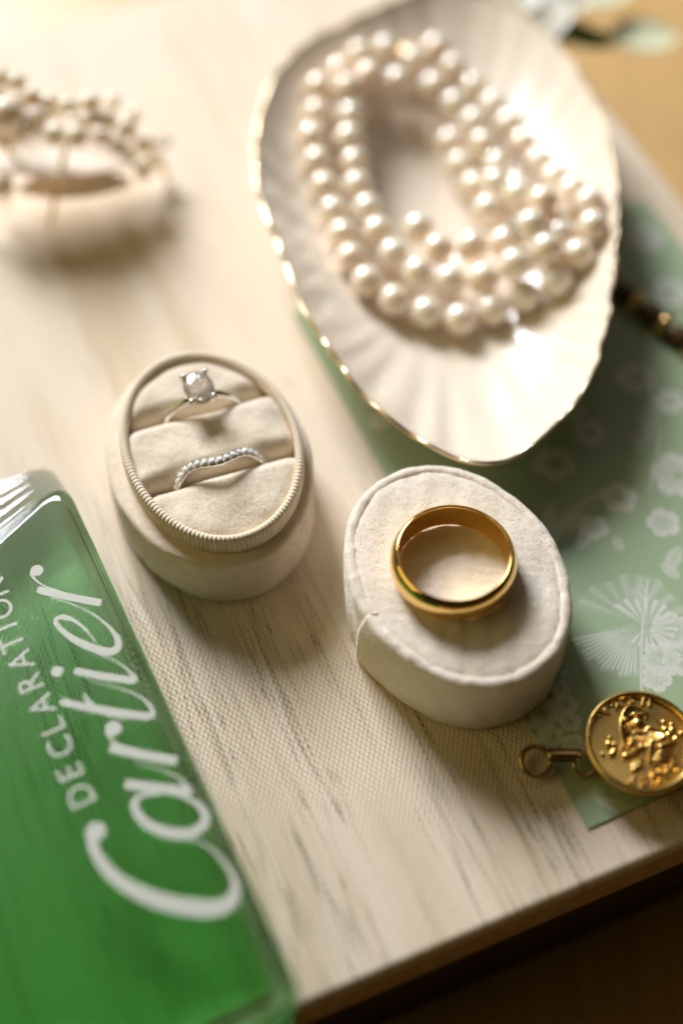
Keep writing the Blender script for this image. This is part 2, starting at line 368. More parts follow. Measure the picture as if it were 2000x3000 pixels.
mCard, nt, b = mat('green_card_print'); v = mm_coords(nt); an = N(nt, 'ShaderNodeAttribute'); an.attribute_name = 'ink'
gcol = mixc(nt, noise(nt, v, .12, 3), (.32, .425, .25), (.36, .455, .28))
L(nt, mixc(nt, M(nt, 'MULTIPLY', an.outputs['Fac'], .92), gcol, (.80, .77, .72)), b.inputs['Base Color']); b.inputs['Roughness'].default_value = .38; b.inputs['Specular IOR Level'].default_value = .5
bump(nt, b, noise(nt, v, 3, 3), .08, .0001)
me.materials.append(mCard); o = bpy.data.objects.new('printed_face', me); COL.objects.link(o); o.parent = card
k4 = [cA, cA + cperp * CW, cA + cperp * CW + cdir * CL, cA + cdir * CL]
V = np.array([k * [1, 1, 0] + [0, 0, .02] for k in k4] + [k * [1, 1, 0] + [0, 0, .39] for k in k4])
mPaper, nt, b = mat('green_paper_stock'); v = mm_coords(nt); L(nt, mixc(nt, noise(nt, v, 1.2, 3), (.28, .42, .30), (.34, .48, .35)), b.inputs['Base Color']); b.inputs['Roughness'].default_value = .7
mk('paper_stock', V, [(3, 2, 1, 0), (4, 5, 6, 7), (0, 1, 5, 4), (1, 2, 6, 5), (2, 3, 7, 6), (3, 0, 4, 7)], mPaper, card, False)

# ------------------------------------------------------------------ oval ring boxes
def oval_ring(c, a, b, rot, t, z):
    ct, st = np.cos(t), np.sin(t); x, y = a * ct, b * st
    return np.stack([c[0] + math.cos(rot) * x - math.sin(rot) * y, c[1] + math.sin(rot) * x + math.cos(rot) * y, np.broadcast_to(z, t.shape)], -1)
def oval_sweep(c, a, b, rot, prof, n=200, disp=None):
    """prof: list of (outward offset from oval a,b ; z). disp(t, k) -> extra outward offset"""
    t = np.linspace(0, 2 * math.pi, n, endpoint=False); rows = []
    for k, (o_, z) in enumerate(prof):
        e = disp(t, k) if disp is not None else 0
        nx, ny = np.cos(t) / a, np.sin(t) / b; ln = np.hypot(nx, ny); nx, ny = nx / ln, ny / ln
        x, y = a * np.cos(t) + nx * (o_ + e), b * np.sin(t) + ny * (o_ + e)
        rows.append(np.stack([c[0] + math.cos(rot) * x - math.sin(rot) * y, c[1] + math.sin(rot) * x + math.cos(rot) * y, np.full(n, z)], -1))
    return np.concatenate(rows), grid_faces(len(prof), n, False, True, flip=True)

# box one: base with the two rings
BR = R(19.5); RA, RB = 16.9, 23.4; ZL, ZR = 13.2, 17.6
b1 = P(617, 1290, ZR); b1c = np.array([b1[0], b1[1], 0])
box1 = root('oval_ring_box', 'ivory velvet oval ring box with ribbed rim holding the diamond rings', 'ring box', b1c)
arc = lambda r, c0, c1, a0, a1, k=7: [(c0 + r * math.cos(a), c1 + r * math.sin(a)) for a in np.linspace(a0, a1, k)]
wall = [(.9, .15), (1.35, .5), (1.6, 1.2)] + [(1.65, z) for z in np.linspace(2, ZL - 1.4, 8)] + arc(1.2, .5, ZL - 1.2, 0, math.pi / 2) + [(-.5, ZL), (-1.6, ZL - .1)]
ph = rng.uniform(0, 6.28, 8)
wd = lambda t, k: .10 * np.sin(5 * t + ph[0] + .3 * k) + .07 * np.sin(11 * t + ph[1] - .2 * k) + .04 * np.sin(31 * t + ph[2] + k) + (.05 * np.sin(67 * t + 2 * k) if k > 10 else 0)
wall = [(a + .85, z) for a, z in wall[:-2]] + wall[-2:]
V, F = oval_sweep(b1c + np.array([-.75, -.2, 0]), RA, RB, BR, wall, 260, wd); F.append(list(range(260))); mk('velvet_wall', V, F, mVelA, box1)
# corduroy rim: real ribs
nr = 150; n_ = nr * 8; t = np.linspace(0, 2 * math.pi, n_ * 4, endpoint=False)
el = np.hypot(RA * np.sin(t), RB * np.cos(t)); s = np.concatenate([[0], np.cumsum(el)[:-1]]); Ltot = s[-1] + el[-1]
tt = np.interp(np.arange(n_) / n_ * Ltot, s, t); sarc = np.arange(n_) / n_
ribw = np.abs(np.sin(math.pi * nr * sarc)) ** .7
prof = [(-.15, ZL - .3), (-.05, ZL + .4)] + [(0, z) for z in np.linspace(ZL + 1.2, ZR - .8, 3)] + arc(.8, -.8, ZR - .8, .25, math.pi - .25, 9) + [(-1.6, ZR - 1.0), (-1.6, ZR - 2.6)]
rows = []
nx, ny = np.cos(tt) / RA, np.sin(tt) / RB; ln = np.hypot(nx, ny); nx, ny = nx / ln, ny / ln
pc = (-.8, ZR - .8)
for o_, z in prof:
    k = .17 * (ribw - .6)
    dx, dz = (o_ - pc[0]), max(z - pc[1], 0); ll = math.hypot(dx, dz) + 1e-6
    oo = o_ + k * dx / ll + .10 * np.sin(3 * tt + 1); zz = z + k * dz / ll + .12 * np.sin(4 * tt + .5)
    x, y = RA * np.cos(tt) + nx * oo, RB * np.sin(tt) + ny * oo
    rows.append(np.stack([b1c[0] + math.cos(BR) * x - math.sin(BR) * y, b1c[1] + math.sin(BR) * x + math.cos(BR) * y, zz], -1))
mk('ribbed_rim', np.concatenate(rows), grid_faces(len(prof), n_, False, True, flip=True), mCord, box1)
# cushions: local frame  w across (slit direction), u along the long axis (towards the back)
ew = np.array([math.cos(BR), math.sin(BR), 0]); eu = np.array([-math.sin(BR), math.cos(BR), 0])
CA, CB = RA - 1.5, RB - 1.5; ZC = 16.9
def slit_u(px0, px1):
    q0, q1 = P(*px0, ZC) - b1c, P(*px1, ZC) - b1c; return (q0 @ eu + q1 @ eu) / 2
SU1 = slit_u((385, 1250), (765, 1155)); SU2 = slit_u((455, 1435), (852, 1322))
SU1 += .9; SU2 += 1.0
def cushion(u0, u1, zc, seed, name='cushion'):
    nu, nw = 44, 80; g = np.random.default_rng(seed); f = g.uniform(0, 6.28, 12)
    V = []
    for i in range(nu):
        si = i / (nu - 1); u = u0 + (u1 - u0) * (.5 - .5 * math.cos(math.pi * si))
        cw = CA * math.sqrt(max(1 - (u / CB) ** 2, 0)) + .05
        for j in range(nw):
            w = -cw * math.cos(math.pi * j / (nw - 1))
            dsl = min(u - u0 if u0 > -CB + .3 else 9, u1 - u if u1 < CB - .3 else 9)
            k = math.sqrt((w / CA) ** 2 + (u / CB) ** 2); dov = (1 - k) * CA
            z = zc
            for d, rr, dep in ((dsl, 3.4, 4.6), (dov, 2.6, 1.5)):
                d = max(d, 0)
                if d < rr: z -= dep * (1 - math.sqrt(max(0, 1 - (1 - d / rr) ** 2)))
            z += .22 * math.sin(.23 * w + f[0] + .2 * u) + .20 * math.sin(.33 * u + f[1] - .15 * w) + .12 * math.sin(.42 * w + .5 * u + f[2] + math.sin(.3 * u)) + .07 * math.sin(.7 * w - .55 * u + f[3] + 1.5 * math.sin(.21 * w + f[5]))
            V.append(b1c + ew * w + eu * u + np.array([0, 0, z]))
    return mk(name, V, grid_faces(nu, nw, flip=True), mVelA, box1)
G = .28
cushion(-CB, SU2 - G, ZC, 1); cushion(SU2 + G, SU1 - G, ZC + .25, 2); cushion(SU1 + G, CB, ZC, 3)
V, F = oval_sweep(b1c, CA, CB, BR, [(0.3, 9.0), (-6, 9.0)], 80); F.append(list(range(80, 160))); mk('inner_floor', V, F, mVelA, box1)

# solitaire ring
def ring_frame(c, axis_w, axis_n): return c, axis_w, axis_n
ez = np.array([0, 0, 1.0])
e_c = P(596, 1205, ZC); e_w = (e_c - b1c) @ ew
RR = 8.4; prot = 3.7
rc = b1c + ew * e_w + eu * SU1 + ez * (ZC + prot - RR)
sol = root('solitaire_ring', 'white gold solitaire ring with oval diamond standing in the rear slit', 'ring', rc - ez * RR)
ang = np.linspace(0, 2 * math.pi, 96, endpoint=False)
path = np.array([rc + ew * (RR - .75) * math.sin(a) + ez * (RR - .75) * math.cos(a) for a in ang])
V, F = tube(path, .72, 12, True, up=eu); mk('band', V, F, mSilver, sol)
# stone: oval brilliant, table tilted slightly toward the camera
zt = ZC + prot + 2.3
tilt = R(4); sn = ez * math.cos(tilt) - eu * math.sin(tilt); sl = eu * math.cos(tilt) + ez * math.sin(tilt)
def st(w, l, h): return rc * [1, 1, 0] + ez * zt + ew * w + sl * l + sn * h
SA, SB = 2.95, 3.85
V = []; F = []; nf = 16
def lev(k, h, off=0): return [st(SA * k * math.cos(2 * math.pi * (i + off) / nf), SB * k * math.sin(2 * math.pi * (i + off) / nf), h) for i in range(nf)]
lv = [(.50, .0, .5), (.78, -.19, 0), (1.0, -.74, .5), (1.0, -.86, .5), (.55, -1.8, 0)]
for k, h, o_ in lv: V += lev(k, h, o_)
V.append(st(0, 0, -2.5))
F.append(list(range(nf)))
def zig(r0, r1, shift):
    for i in range(nf):
        a, bq = r0 * nf + i, r0 * nf + (i + 1) % nf; c, d = r1 * nf + (i + shift) % nf, r1 * nf + (i + 1 + shift) % nf
        F.append((a, c, d)); F.append((a, d, bq))
zig(0, 1, 0); zig(1, 2, 0); 
for i in range(nf): F.append((2 * nf + i, 3 * nf + i, 3 * nf + (i + 1) % nf, 2 * nf + (i + 1) % nf))
zig(3, 4, 0)
for i in range(nf): F.append((4 * nf + i, 5 * nf, 4 * nf + (i + 1) % nf))
mk('oval_diamond', V, F, mDia, sol, False)
for sw, sl_ in ((-1, -1), (1, -1), (-1, 1), (1, 1)):
    k = .80; tip = st(sw * SA * k * .92, sl_ * SB * k * .98, -.25); mid = st(sw * SA * k * 1.02, sl_ * SB * k * 1.03, -1.0); low = st(sw * .9, sl_ * 1.2, -3.5)
    V, F = join(tube(catmull([low, mid, tip], 8), np.linspace(.36, .44, 17), 9, up=ew), ball(tip + sn * .12, (.52, .52, .42), 12, 8)); mk('prong', V, F, mSilver, sol)
V, F = tube([st(SA * .55 * math.cos(a), SB * .5 * math.sin(a), -2.3) for a in ang], .28, 8, True); mk('gallery', V, F, mSilver, sol)
V, F = bar(st(0, 0, -2.6) - ez * .2, rc + ez * (RR - .9), .8, .9); mk('head_base', V, F, mSilver, sol)

# curved pave band
c_c = P(637, 1345, ZC + 1); c_w = (c_c - b1c) @ ew
RW = 9.7; prw = 3.9
wc = b1c + ew * c_w + eu * SU2 + ez * (ZC + prw - RW)
wav = root('curved_wedding_band', 'silver wavy wedding band set with tiny diamonds in the front slit', 'ring', wc - ez * RW)
def wpt(a, r, off=0.0):
    x = math.sin(a); top = max(0, math.cos(a))
    wave = -.95 * math.exp(-((a + .0) / .36) ** 2) * 1.0 + .75 * math.exp(-((abs(a) - .72) / .33) ** 2) if abs(a) < 2 else 0
    return wc + ew * (r * math.sin(a)) + ez * (r * math.cos(a)) + eu * (wave + off)
angs = np.linspace(-math.pi, math.pi, 160, endpoint=False)
rows = []
for a in angs:
    for dr, do in ((-.72, -.84), (-.72, .84), (-.1, .98), (.14, .92), (.14, -.92), (-.1, -.98)):
        rows.append(wpt(a, RW - .5 + dr * 1.0, do))
mk('band', rows, grid_faces(len(angs), 6, True, True), mSatin, wav, True)
dsz = .74; Vd = []; Fd = []
for k, h in ((.5, .32), (1.0, .0)): Vd += [(dsz * k * math.cos(2 * math.pi * i / 8), dsz * k * math.sin(2 * math.pi * i / 8), h) for i in range(8)]
Vd.append((0, 0, -.5)); Fd = [list(range(8))] + [(i, 8 + i, 8 + (i + 1) % 8, (i + 1) % 8) for i in range(8)] + [(8 + i, 16, 8 + (i + 1) % 8) for i in range(8)]
from mathutils import Matrix
def orient(nrm, tan):
    n_ = Vector(nrm).normalized(); t_ = Vector(tan); t_ = (t_ - n_ * t_.dot(n_)).normalized(); s_ = n_.cross(t_)
    return Matrix((t_, s_, n_)).transposed().to_euler()
pv = None; pvp = None
bV, bF = ball((0, 0, 0), (.30, .30, .28), 8, 6)
step = 1.46 / RW
for i in range(-9, 10):
    a = i * step; pos = wpt(a, RW - .28); nrm = (wpt(a, RW) - wpt(a, RW - 1)); tan = wpt(a + .05, RW) - wpt(a - .05, RW)
    if pv is None:
        pv = mk('pave_stone', np.array(Vd) + np.array(wav['mm']), Fd, mPave, wav, False)
        pvp = mk('bead_prong', bV + np.array(wav['mm']), bF, mSatin, wav)
        s_, q_ = pv, pvp
    else: s_ = copy_part(pv, wav, pos)
    s_.location = tuple((pos - np.array(wav['mm'])) * .001); s_.rotation_euler = orient(nrm, tan)
    for sd in (-1, 1):
        pp = wpt(a + step / 2, RW - .22, sd * .72)
        if i == -9 and sd == -1: pvp.location = tuple((pp - np.array(wav['mm'])) * .001)
        else: copy_part(pvp, wav, pp)

# box two: the lid with the gold ring
LR = R(25); LA, LB, LH = 18.6, 24.0, 16.4
b2 = P(1337, 1668, LH); b2c = np.array([b2[0], b2[1], 0]); 
lid = root('ring_box_lid', 'white velvet oval box lid with a side seam, under the gold ring', 'box lid', b2c)
# seam angle in lid frame
sq = P(1052, 1850, 9) - b2c; sxl = sq[0] * math.cos(LR) + sq[1] * math.sin(LR); syl = -sq[0] * math.sin(LR) + sq[1] * math.cos(LR)
TS = math.atan2(syl / LB, sxl / LA)
nseg = 300; tl = TS + np.linspace(.002, 2 * math.pi + .012, nseg)
f = np.linspace(0, 1, nseg)
bulge = .95 * np.exp(-f / .05) * (f >= 0)                      # the overlapping flap near its cut edge
bulge2 = -.25 * np.exp(-(1 - f) / .03)
wallp = [(.1, .15), (.45, .6), (.55, 1.6)] + [(.55, z) for z in np.linspace(3, LH - 1.8, 8)] + arc(1.25, -.7, LH - 1.25, .1, math.pi / 2 + .3, 9) + [(-1.55, LH - .25), (-1.9, LH - .75)]
rows = []
for k, (o_, z) in enumerate(wallp):
    zz = z / LH; tk = tl + .055 * zz * (np.exp(-f / .25) + np.exp(-(1 - f) / .25))
    top = smooth(np.array(zz), .93, 1.0)
    e = (bulge * float(1 - .95 * smooth(np.array(zz), .72, .97)) + bulge2 * float(1 - smooth(np.array(zz), .85, 1.0))) + .10 * np.sin(6 * tl + ph[3]) + .05 * np.sin(17 * tl + ph[4] + .5 * k) + (.025 * np.sin(37 * tl + ph[5]) + .02 * np.sin(83 * tl + ph[6]) if k > 9 else .02 * np.sin(23 * tl + k))
    nx, ny = np.cos(tk) / LA, np.sin(tk) / LB; ln = np.hypot(nx, ny); nx, ny = nx / ln, ny / ln
    x, y = LA * np.cos(tk) + nx * (o_ + e), LB * np.sin(tk) + ny * (o_ + e)
    zw = z + (.10 * np.sin(9 * tl + 1) + .05 * np.sin(23 * tl + ph[7]) + .03 * np.sin(47 * tl) if k > 10 else 0) * np.ones(nseg)
    rows.append(np.stack([b2c[0] + math.cos(LR) * x - math.sin(LR) * y, b2c[1] + math.sin(LR) * x + math.cos(LR) * y, zw], -1))
V = np.concatenate(rows); m_ = len(wallp); F = [(k * nseg + i, k * nseg + i + 1, (k + 1) * nseg + i + 1, (k + 1) * nseg + i) for k in range(m_ - 1) for i in range(nseg - 1)]
# cut edge of the flap turned inwards
e0 = len(V); inn = []
for k in range(m_):
    p = V[k * nseg]; d = (p - b2c) * [1, 1, 0]; d /= np.linalg.norm(d) + 1e-9; inn.append(p - d * 1.2 + (V[k * nseg + 1] - p) * 1.0)
V = np.concatenate([V, np.array(inn)]); F += [(k * nseg, (k + 1) * nseg, e0 + k + 1, e0 + k) for k in range(m_ - 1)]
mk('side_wrap', V, F, mVelB, lid)
# top panel: a slightly domed disc inside the groove
rows = []; nt_ = 160; th = np.linspace(0, 2 * math.pi, nt_, endpoint=False); K = 26
for k in range(K):
    r = 1 - (k / (K - 1)) ** 1.0
    rr = max(r, .002); edge = (1 - r) * LA
    z = LH + .02 - .38 * math.exp(-edge / .6)
    x, y = (LA - 1.35) * rr * np.cos(th), (LB - 1.35) * rr * np.sin(th)
    zz = z + .09 * np.sin(.5 * x + 1.1) * np.cos(.4 * y) + .05 * np.sin(1.3 * x - .8 * y) + .03 * np.sin(2.6 * y + 1.7 * x)
    rows.append(np.stack([b2c[0] + math.cos(LR) * x - math.sin(LR) * y, b2c[1] + math.sin(LR) * x + math.cos(LR) * y, zz], -1))
mk('top_panel', np.concatenate(rows), grid_faces(K, nt_, False, True, flip=True), mVelB, lid)
V, F = oval_sweep(b2c, LA - 1.5, LB - 1.5, LR, [(0, .1), (0, LH - 1.4), (-3, LH - 1.4)], 90); mk('inner_core', V, F, mVelB, lid)

# gold ring lying flat
gh = 5.9; g_t = P(1330, 1618, LH + .15 + gh)
gc = np.array([g_t[0], g_t[1], LH + .15])
gold = root('gold_band', 'plain polished yellow gold band lying flat on the velvet lid', 'ring', gc)
GR, GI = 11.25, 9.75
prof = []
for a in np.linspace(-1.28, 1.28, 15): prof.append((GI + .32 + (GR - GI - .32) * (math.cos(a) - math.cos(1.28)) / (1 - math.cos(1.28)), gh / 2 + gh / 2 * math.sin(a) / math.sin(1.28) * .985))
prof += [(GI + .16, gh - .0), (GI + .04, gh - .10)] + [(GI - .05 * math.sin(math.pi * q), gh * (1 - q) * .96 + .02 * gh) for q in np.linspace(.04, .96, 8)] + [(GI + .04, .10), (GI + .16, 0)]
V = np.array([gc + np.array([r * math.cos(a), r * math.sin(a), z]) for a in np.linspace(0, 2 * math.pi, 160, endpoint=False) for r, z in prof])
gb = mk('band', V, grid_faces(160, len(prof), True, True), mGold, gold)

# short velvet nap on the fabric faces
def nap(objs, par, mt, count, length, seed):
    g = np.random.default_rng(seed); A, Bv, Cv = [], [], []
    for o in objs:
        me = o.data; me.calc_loop_triangles(); co = np.empty(len(me.vertices) * 3); me.vertices.foreach_get('co', co); co = co.reshape(-1, 3) * 1000
        ti = np.empty(len(me.loop_triangles) * 3, dtype=np.int32); me.loop_triangles.foreach_get('vertices', ti); ti = ti.reshape(-1, 3)
        A.append(co[ti[:, 0]]); Bv.append(co[ti[:, 1]]); Cv.append(co[ti[:, 2]])
    A, Bv, Cv = np.concatenate(A), np.concatenate(Bv), np.concatenate(Cv)
    nr_ = np.cross(Bv - A, Cv - A); ar = np.linalg.norm(nr_, axis=1); nr_ /= ar[:, None] + 1e-12
    idx = g.choice(len(ar), count, p=ar / ar.sum()); r1, r2 = g.random(count), g.random(count); fl = r1 + r2 > 1; r1[fl], r2[fl] = 1 - r1[fl], 1 - r2[fl]
    p = A[idx] + (Bv - A)[idx] * r1[:, None] + (Cv - A)[idx] * r2[:, None]; n_ = nr_[idx]
    n_ = np.where((n_[:, 2:3] < -.6), -n_, n_)
    lean = np.array([.5, -.35, .1]) + .5 * np.sin(p * .33 + 1.0)
    d = n_ * g.uniform(.35, .9, (count, 1)) + .45 * lean + g.normal(0, .4, (count, 3)); d /= np.linalg.norm(d, axis=1)[:, None]
    ln = length * g.uniform(.5, 1.3, (count, 1)); sd = np.cross(d, g.normal(0, 1, (count, 3))); sd /= np.linalg.norm(sd, axis=1)[:, None]
    V = np.stack([p - sd * .026 - n_ * .02, p + sd * .026 - n_ * .02, p + d * ln], 1).reshape(-1, 3)
    F = np.arange(count * 3).reshape(-1, 3)
    o = mk('velvet_nap', V + np.array(par['mm']), F.tolist(), mt, par, False); o['kind'] = 'stuff'; return o
pick = lambda par, names: [o for o in SC.objects if o.parent == par and o.name.split('.')[0] in names]
nap(pick(lid, ('side_wrap', 'top_panel')), lid, mVelB, 90000, .27, 21)
nap(pick(box1, ('velvet_wall', 'cushion')), box1, mVelA, 90000, .25, 22)

# ------------------------------------------------------------------ shell dish and pearls
rim_px = [(1145, 5), (1000, 72), (895, 125), (812, 210), (766, 320), (748, 450), (764, 580), (812, 700), (850, 800), (892, 905), (965, 1015), (1060, 1145), (1155, 1230), (1260, 1300), (1360, 1343), (1436, 1351), (1512, 1330), (1605, 1258), (1682, 1175), (1735, 1085), (1768, 975), (1788, 855), (1801, 720), (1804, 600), (1790, 470), (1755, 330), (1695, 215), (1620, 110), (1530, 30), (1420, -25), (1280, -35)]
def rimz(py): return 17.5 - 3.0 * float(smooth(np.array(py), 900., 1350.))
rim_w = np.array([P(a, c_, rimz(c_)) for a, c_ in rim_px])
rim = catmull(rim_w, 12, True); nrim = len(rim)
dc = np.array([rim[:, 0].mean() + 1, rim[:, 1].mean() + 1, 0])
dish = root('shell_dish', 'white mother-of-pearl shell dish with gilded wavy edge holding pearls', 'dish', dc)
seg = np.linalg.norm(np.roll(rim, -1, 0) - rim, axis=1); sa = np.concatenate([[0], np.cumsum(seg)[:-1]]) / seg.sum()
flute = np.sin(2 * math.pi * 34 * sa + 1.6 * np.sin(2 * math.pi * 3 * sa) + .8 * np.sin(2 * math.pi * 11 * sa)) * (.55 + .25 * np.sin(2 * math.pi * 5 * sa + 1) + .5 * smooth((rim[:, 0] - dc[0]) * .010 - (rim[:, 1] - dc[1]) * .018, .1, .9))
outw = (rim - dc) * [1, 1, 0]; outw /= np.linalg.norm(outw, axis=1)[:, None]
ZB = 1.9
fl2 = 1.1 * np.sin(2 * math.pi * 44 * sa + 2 * np.sin(2 * math.pi * 7 * sa)) * smooth((outw[:, 0] * .8 - outw[:, 1] * .6), .55, .95)
def dishpt(s):
    g_ = s; x = dc[None] * [1, 1, 0] + (rim - dc) * [1, 1, 0] * (.02 + .98 * g_)
    z = ZB + (rim[:, 2] - ZB) * (.08 * s ** 1.2 + .92 * s ** 3.0)
    fl = flute * smooth(np.array(s), .45, 1.0) + fl2 * smooth(np.array(s), .66, .92)
    return x + np.stack([outw[:, 0] * fl * .22, outw[:, 1] * fl * .22, z * 0], -1) * s + np.stack([0 * z, 0 * z, z + fl * .38], -1)
S_ = np.linspace(0, 1, 42) ** .85
up_ = np.concatenate([dishpt(s) for s in S_]); lo_ = np.concatenate([dishpt(s) - np.array([0, 0, 1.3 if s < .97 else .9]) + (outw * .5 * s) for s in S_])
Fu = grid_faces(len(S_), nrim, False, True, flip=False); nU = len(up_)
Fl = [[i + nU for i in f[::-1]] for f in Fu]; top = (len(S_) - 1) * nrim
Fr = [(top + i, top + (i + 1) % nrim, nU + top + (i + 1) % nrim, nU + top + i) for i in range(nrim)]
cap = [list(range(nrim))[::-1], [nU + i for i in range(nrim)]]
mk('shell_bowl', np.concatenate([up_, lo_]), Fu + Fl + Fr + cap, mNacre, dish)
er = dishpt(1.0) + outw * .2 - np.array([0, 0, .4])
V, F = tube(er, (.36 + .05 * np.sin(17 * sa * 6.28)), 8, True, squash=1.0); mk('gilded_edge', V, F, mRim, dish)
rim_ang = np.arctan2(rim[:, 1] - dc[1], rim[:, 0] - dc[0]); o_s = np.argsort(rim_ang); rad_s = np.hypot(rim[:, 0] - dc[0], rim[:, 1] - dc[1])[o_s]; ang_s = rim_ang[o_s]; rz_s = rim[o_s, 2]
def dish_z(x, y):
    a = math.atan2(y - dc[1], x - dc[0]); rr = np.interp(a, ang_s, rad_s, period=2 * math.pi); rz = np.interp(a, ang_s, rz_s, period=2 * math.pi)
    s = min(math.hypot(x - dc[0], y - dc[1]) / rr, 1.0); return ZB + (rz - ZB) * (.08 * s ** 1.2 + .92 * s ** 3)
PR = 3.55
def on_dish(px, py, lift):
    z = 8.0
    for _ in range(8):
        w = P(px, py + 14, z); z = dish_z(w[0], w[1]) + PR + lift
    return P(px, py + 14, z)
loops = [
    (0.0, [(1225, 150), (1085, 135), (1000, 195), (952, 235), (930, 320), (914, 405), (935, 480), (958, 555), (985, 625), (1012, 700), (1052, 785), (1132, 855), (1228, 895), (1335, 925), (1432, 890), (1500, 850), (1590, 800), (1660, 750), (1722, 680), (1735, 590), (1655, 535), (1592, 475), (1530, 405), (1470, 325), (1400, 255), (1330, 190), (1255, 140)]),
    (3.4, [(1165, 225), (1060, 215), (1000, 275), (1030, 335), (1020, 420), (1045, 480), (1050, 548), (1085, 615), (1120, 690), (1180, 755), (1262, 800), (1368, 810), (1478, 812), (1550, 775), (1610, 730), (1640, 650), (1585, 590), (1520, 560), (1470, 495), (1410, 430), (1390, 365), (1335, 298), (1270, 240)]),
    (5.6, [(1222, 655), (1275, 718), (1365, 712), (1462, 690), (1560, 690), (1625, 640), (1555, 590), (1490, 520), (1430, 600)]),
    (1.5, [(1400, 535), (1352, 455), (1325, 390)])]
Q = []; chain = []
for li, (lift, pts) in enumerate(loops):
    pa = catmull([on_dish(a, c_, lift) for a, c_ in pts], 16); d = np.concatenate([[0], np.cumsum(np.linalg.norm(np.diff(pa, axis=0), axis=1))])
    k = int(d[-1] / (2 * PR + .12)) + 1; si = np.linspace(0, d[-1], k); base = len(Q)
    for s in si: Q.append([np.interp(s, d, pa[:, j]) for j in range(3)])
    chain += [(base + i, base + i + 1) for i in range(k - 1)]
Q = np.array(Q); Q0 = Q.copy(); cs = set(chain)
for it in range(80):
    Q += (Q0 - Q) * .03
    D = Q[:, None] - Q[None]; dist = np.linalg.norm(D, axis=2) + np.eye(len(Q)) * 99
    for i, j in np.argwhere((dist < 2 * PR + .02)):
        if i < j:
            d = D[i, j]; l_ = dist[i, j]; c_ = (2 * PR + .02 - l_) * .5; Q[i] += d / l_ * c_; Q[j] -= d / l_ * c_
    for i, j in chain:
        d = Q[i] - Q[j]; l_ = np.linalg.norm(d)
        if l_ > 2 * PR + .4: c_ = (l_ - 2 * PR - .2) * .3; Q[i] -= d / l_ * c_; Q[j] += d / l_ * c_
    for i in range(len(Q)): Q[i, 2] = max(Q[i, 2], dish_z(Q[i, 0], Q[i, 1]) + PR * .96)
neck = root('pearl_necklace', 'coiled strand of cream pearls heaped in the shell dish', 'necklace', dc + ez * ZB)
pV, pF = ball((0, 0, 0), PR, 28, 18); pr0 = mk('pearl', pV + np.array(neck['mm']), pF, mPearl, neck)
for i, q_ in enumerate(Q):
    s_ = float(rng.uniform(.965, 1.01))
    if i == 0: pr0.location = tuple((q_ - np.array(neck['mm'])) * .001)
    else: copy_part(pr0, neck, q_, (float(rng.uniform(0, 6)), 0, 0), (s_, s_, s_ * float(rng.uniform(.97, 1))))
# threads: one per strand
strands = []; cur = [chain[0][0]]
for i, j in chain:
    if i != cur[-1]: strands.append(cur); cur = [i]
    cur.append(j)
strands.append(cur)
mThread, nt, b = mat('silk_thread'); v = mm_coords(nt); L(nt, mixc(nt, noise(nt, v, 2, 2), (.75, .68, .56), (.66, .58, .46)), b.inputs['Base Color']); b.inputs['Roughness'].default_value = .8
for s_ in strands:
    V, F = tube(catmull(Q[s_], 3), .35, 6); mk('silk_thread', V, F, mThread, neck)
# crystal clasp on the strand
ck = P(1545, 655, 15); Vs = []
cl = mk('clasp_plate', *ball(ck, (4.6, 2.6, 1.1), 18, 9, axes=np.array([[.94, .34, 0], [-.34, .94, 0], [0, 0, 1]])), mSilver, neck)
csp = None
for i in range(14):
    a = i / 14 * 2 * math.pi; c_ = ck + (np.array([.94, .34, 0]) * 3.8 * math.cos(a) + np.array([-.34, .94, 0]) * 2.0 * math.sin(a)) + ez * .9
    if csp is None: csp = mk('clasp_crystal', np.array(Vd) * 1.15 + np.array(neck['mm']), Fd, mDia, neck, False); csp.location = tuple((c_ - np.array(neck['mm'])) * .001)
    else: copy_part(csp, neck, c_)
V, F = tube(catmull([P(1165, 130, 12), P(1185, 150, 13), P(1172, 185, 12)], 8), 1.0, 10); mk('hook_end', V, F, mDarkBrass, neck)

# ------------------------------------------------------------------ green glass bottle with white lettering
BZ = 14.0; ZF = .5
axA, axB = P(190, 1402, BZ), P(893, 2934, BZ)
ba = (axB - axA); ba[2] = 0; ba /= np.linalg.norm(ba); bp = np.array([ba[1], -ba[0], 0])      # ba: towards the base; bp: left side
if bp[0] > 0: bp = -bp
BLEN = np.linalg.norm((axB - axA)[:2])
def bt(l, w, z): return axA * [1, 1, 0] + ba * l + bp * w + ez * z
BWD = 78.0
# slanted shoulder of the upper face, and the far edge of the lower face
sh = P(0, 1572, BZ) - axA; sl_l, sl_w = sh @ ba, sh @ bp; slope = sl_l / sl_w
fe = P(110, 1347, 2.0) - axA; print('far edge', fe @ ba, fe @ bp); fl_l = min(fe @ ba, -1.0)
bottle = root('glass_perfume_bottle', 'flat green glass perfume bottle with white script lettering lying on its back', 'bottle', bt(BLEN / 2, BWD / 2, ZF))
def outline(l_top0, l_top1, l_bot, w0, w1, r, k=16):
    """corner-rounded quad in (l,w): right-top, left-top, left-bottom, right-bottom"""
    C = [np.array(c_, float) for c_ in ((l_top0, w0), (l_top1, w1), (l_bot, w1), (l_bot, w0))]; out = []
    for i in range(4):
        p, a, c_ = C[i], C[i - 1], C[(i + 1) % 4]; ua = (a - p) / np.linalg.norm(a - p); uc = (c_ - p) / np.linalg.norm(c_ - p)
        cosn = ua @ uc; half = math.acos(np.clip(cosn, -1, 1)) / 2; d = r / math.tan(half)
        p0, p1 = p + ua * d, p + uc * d
        for t in np.linspace(0, 1, k): out.append((1 - t) ** 2 * p0 + 2 * t * (1 - t) * p + t * t * p1)
    return np.array(out)
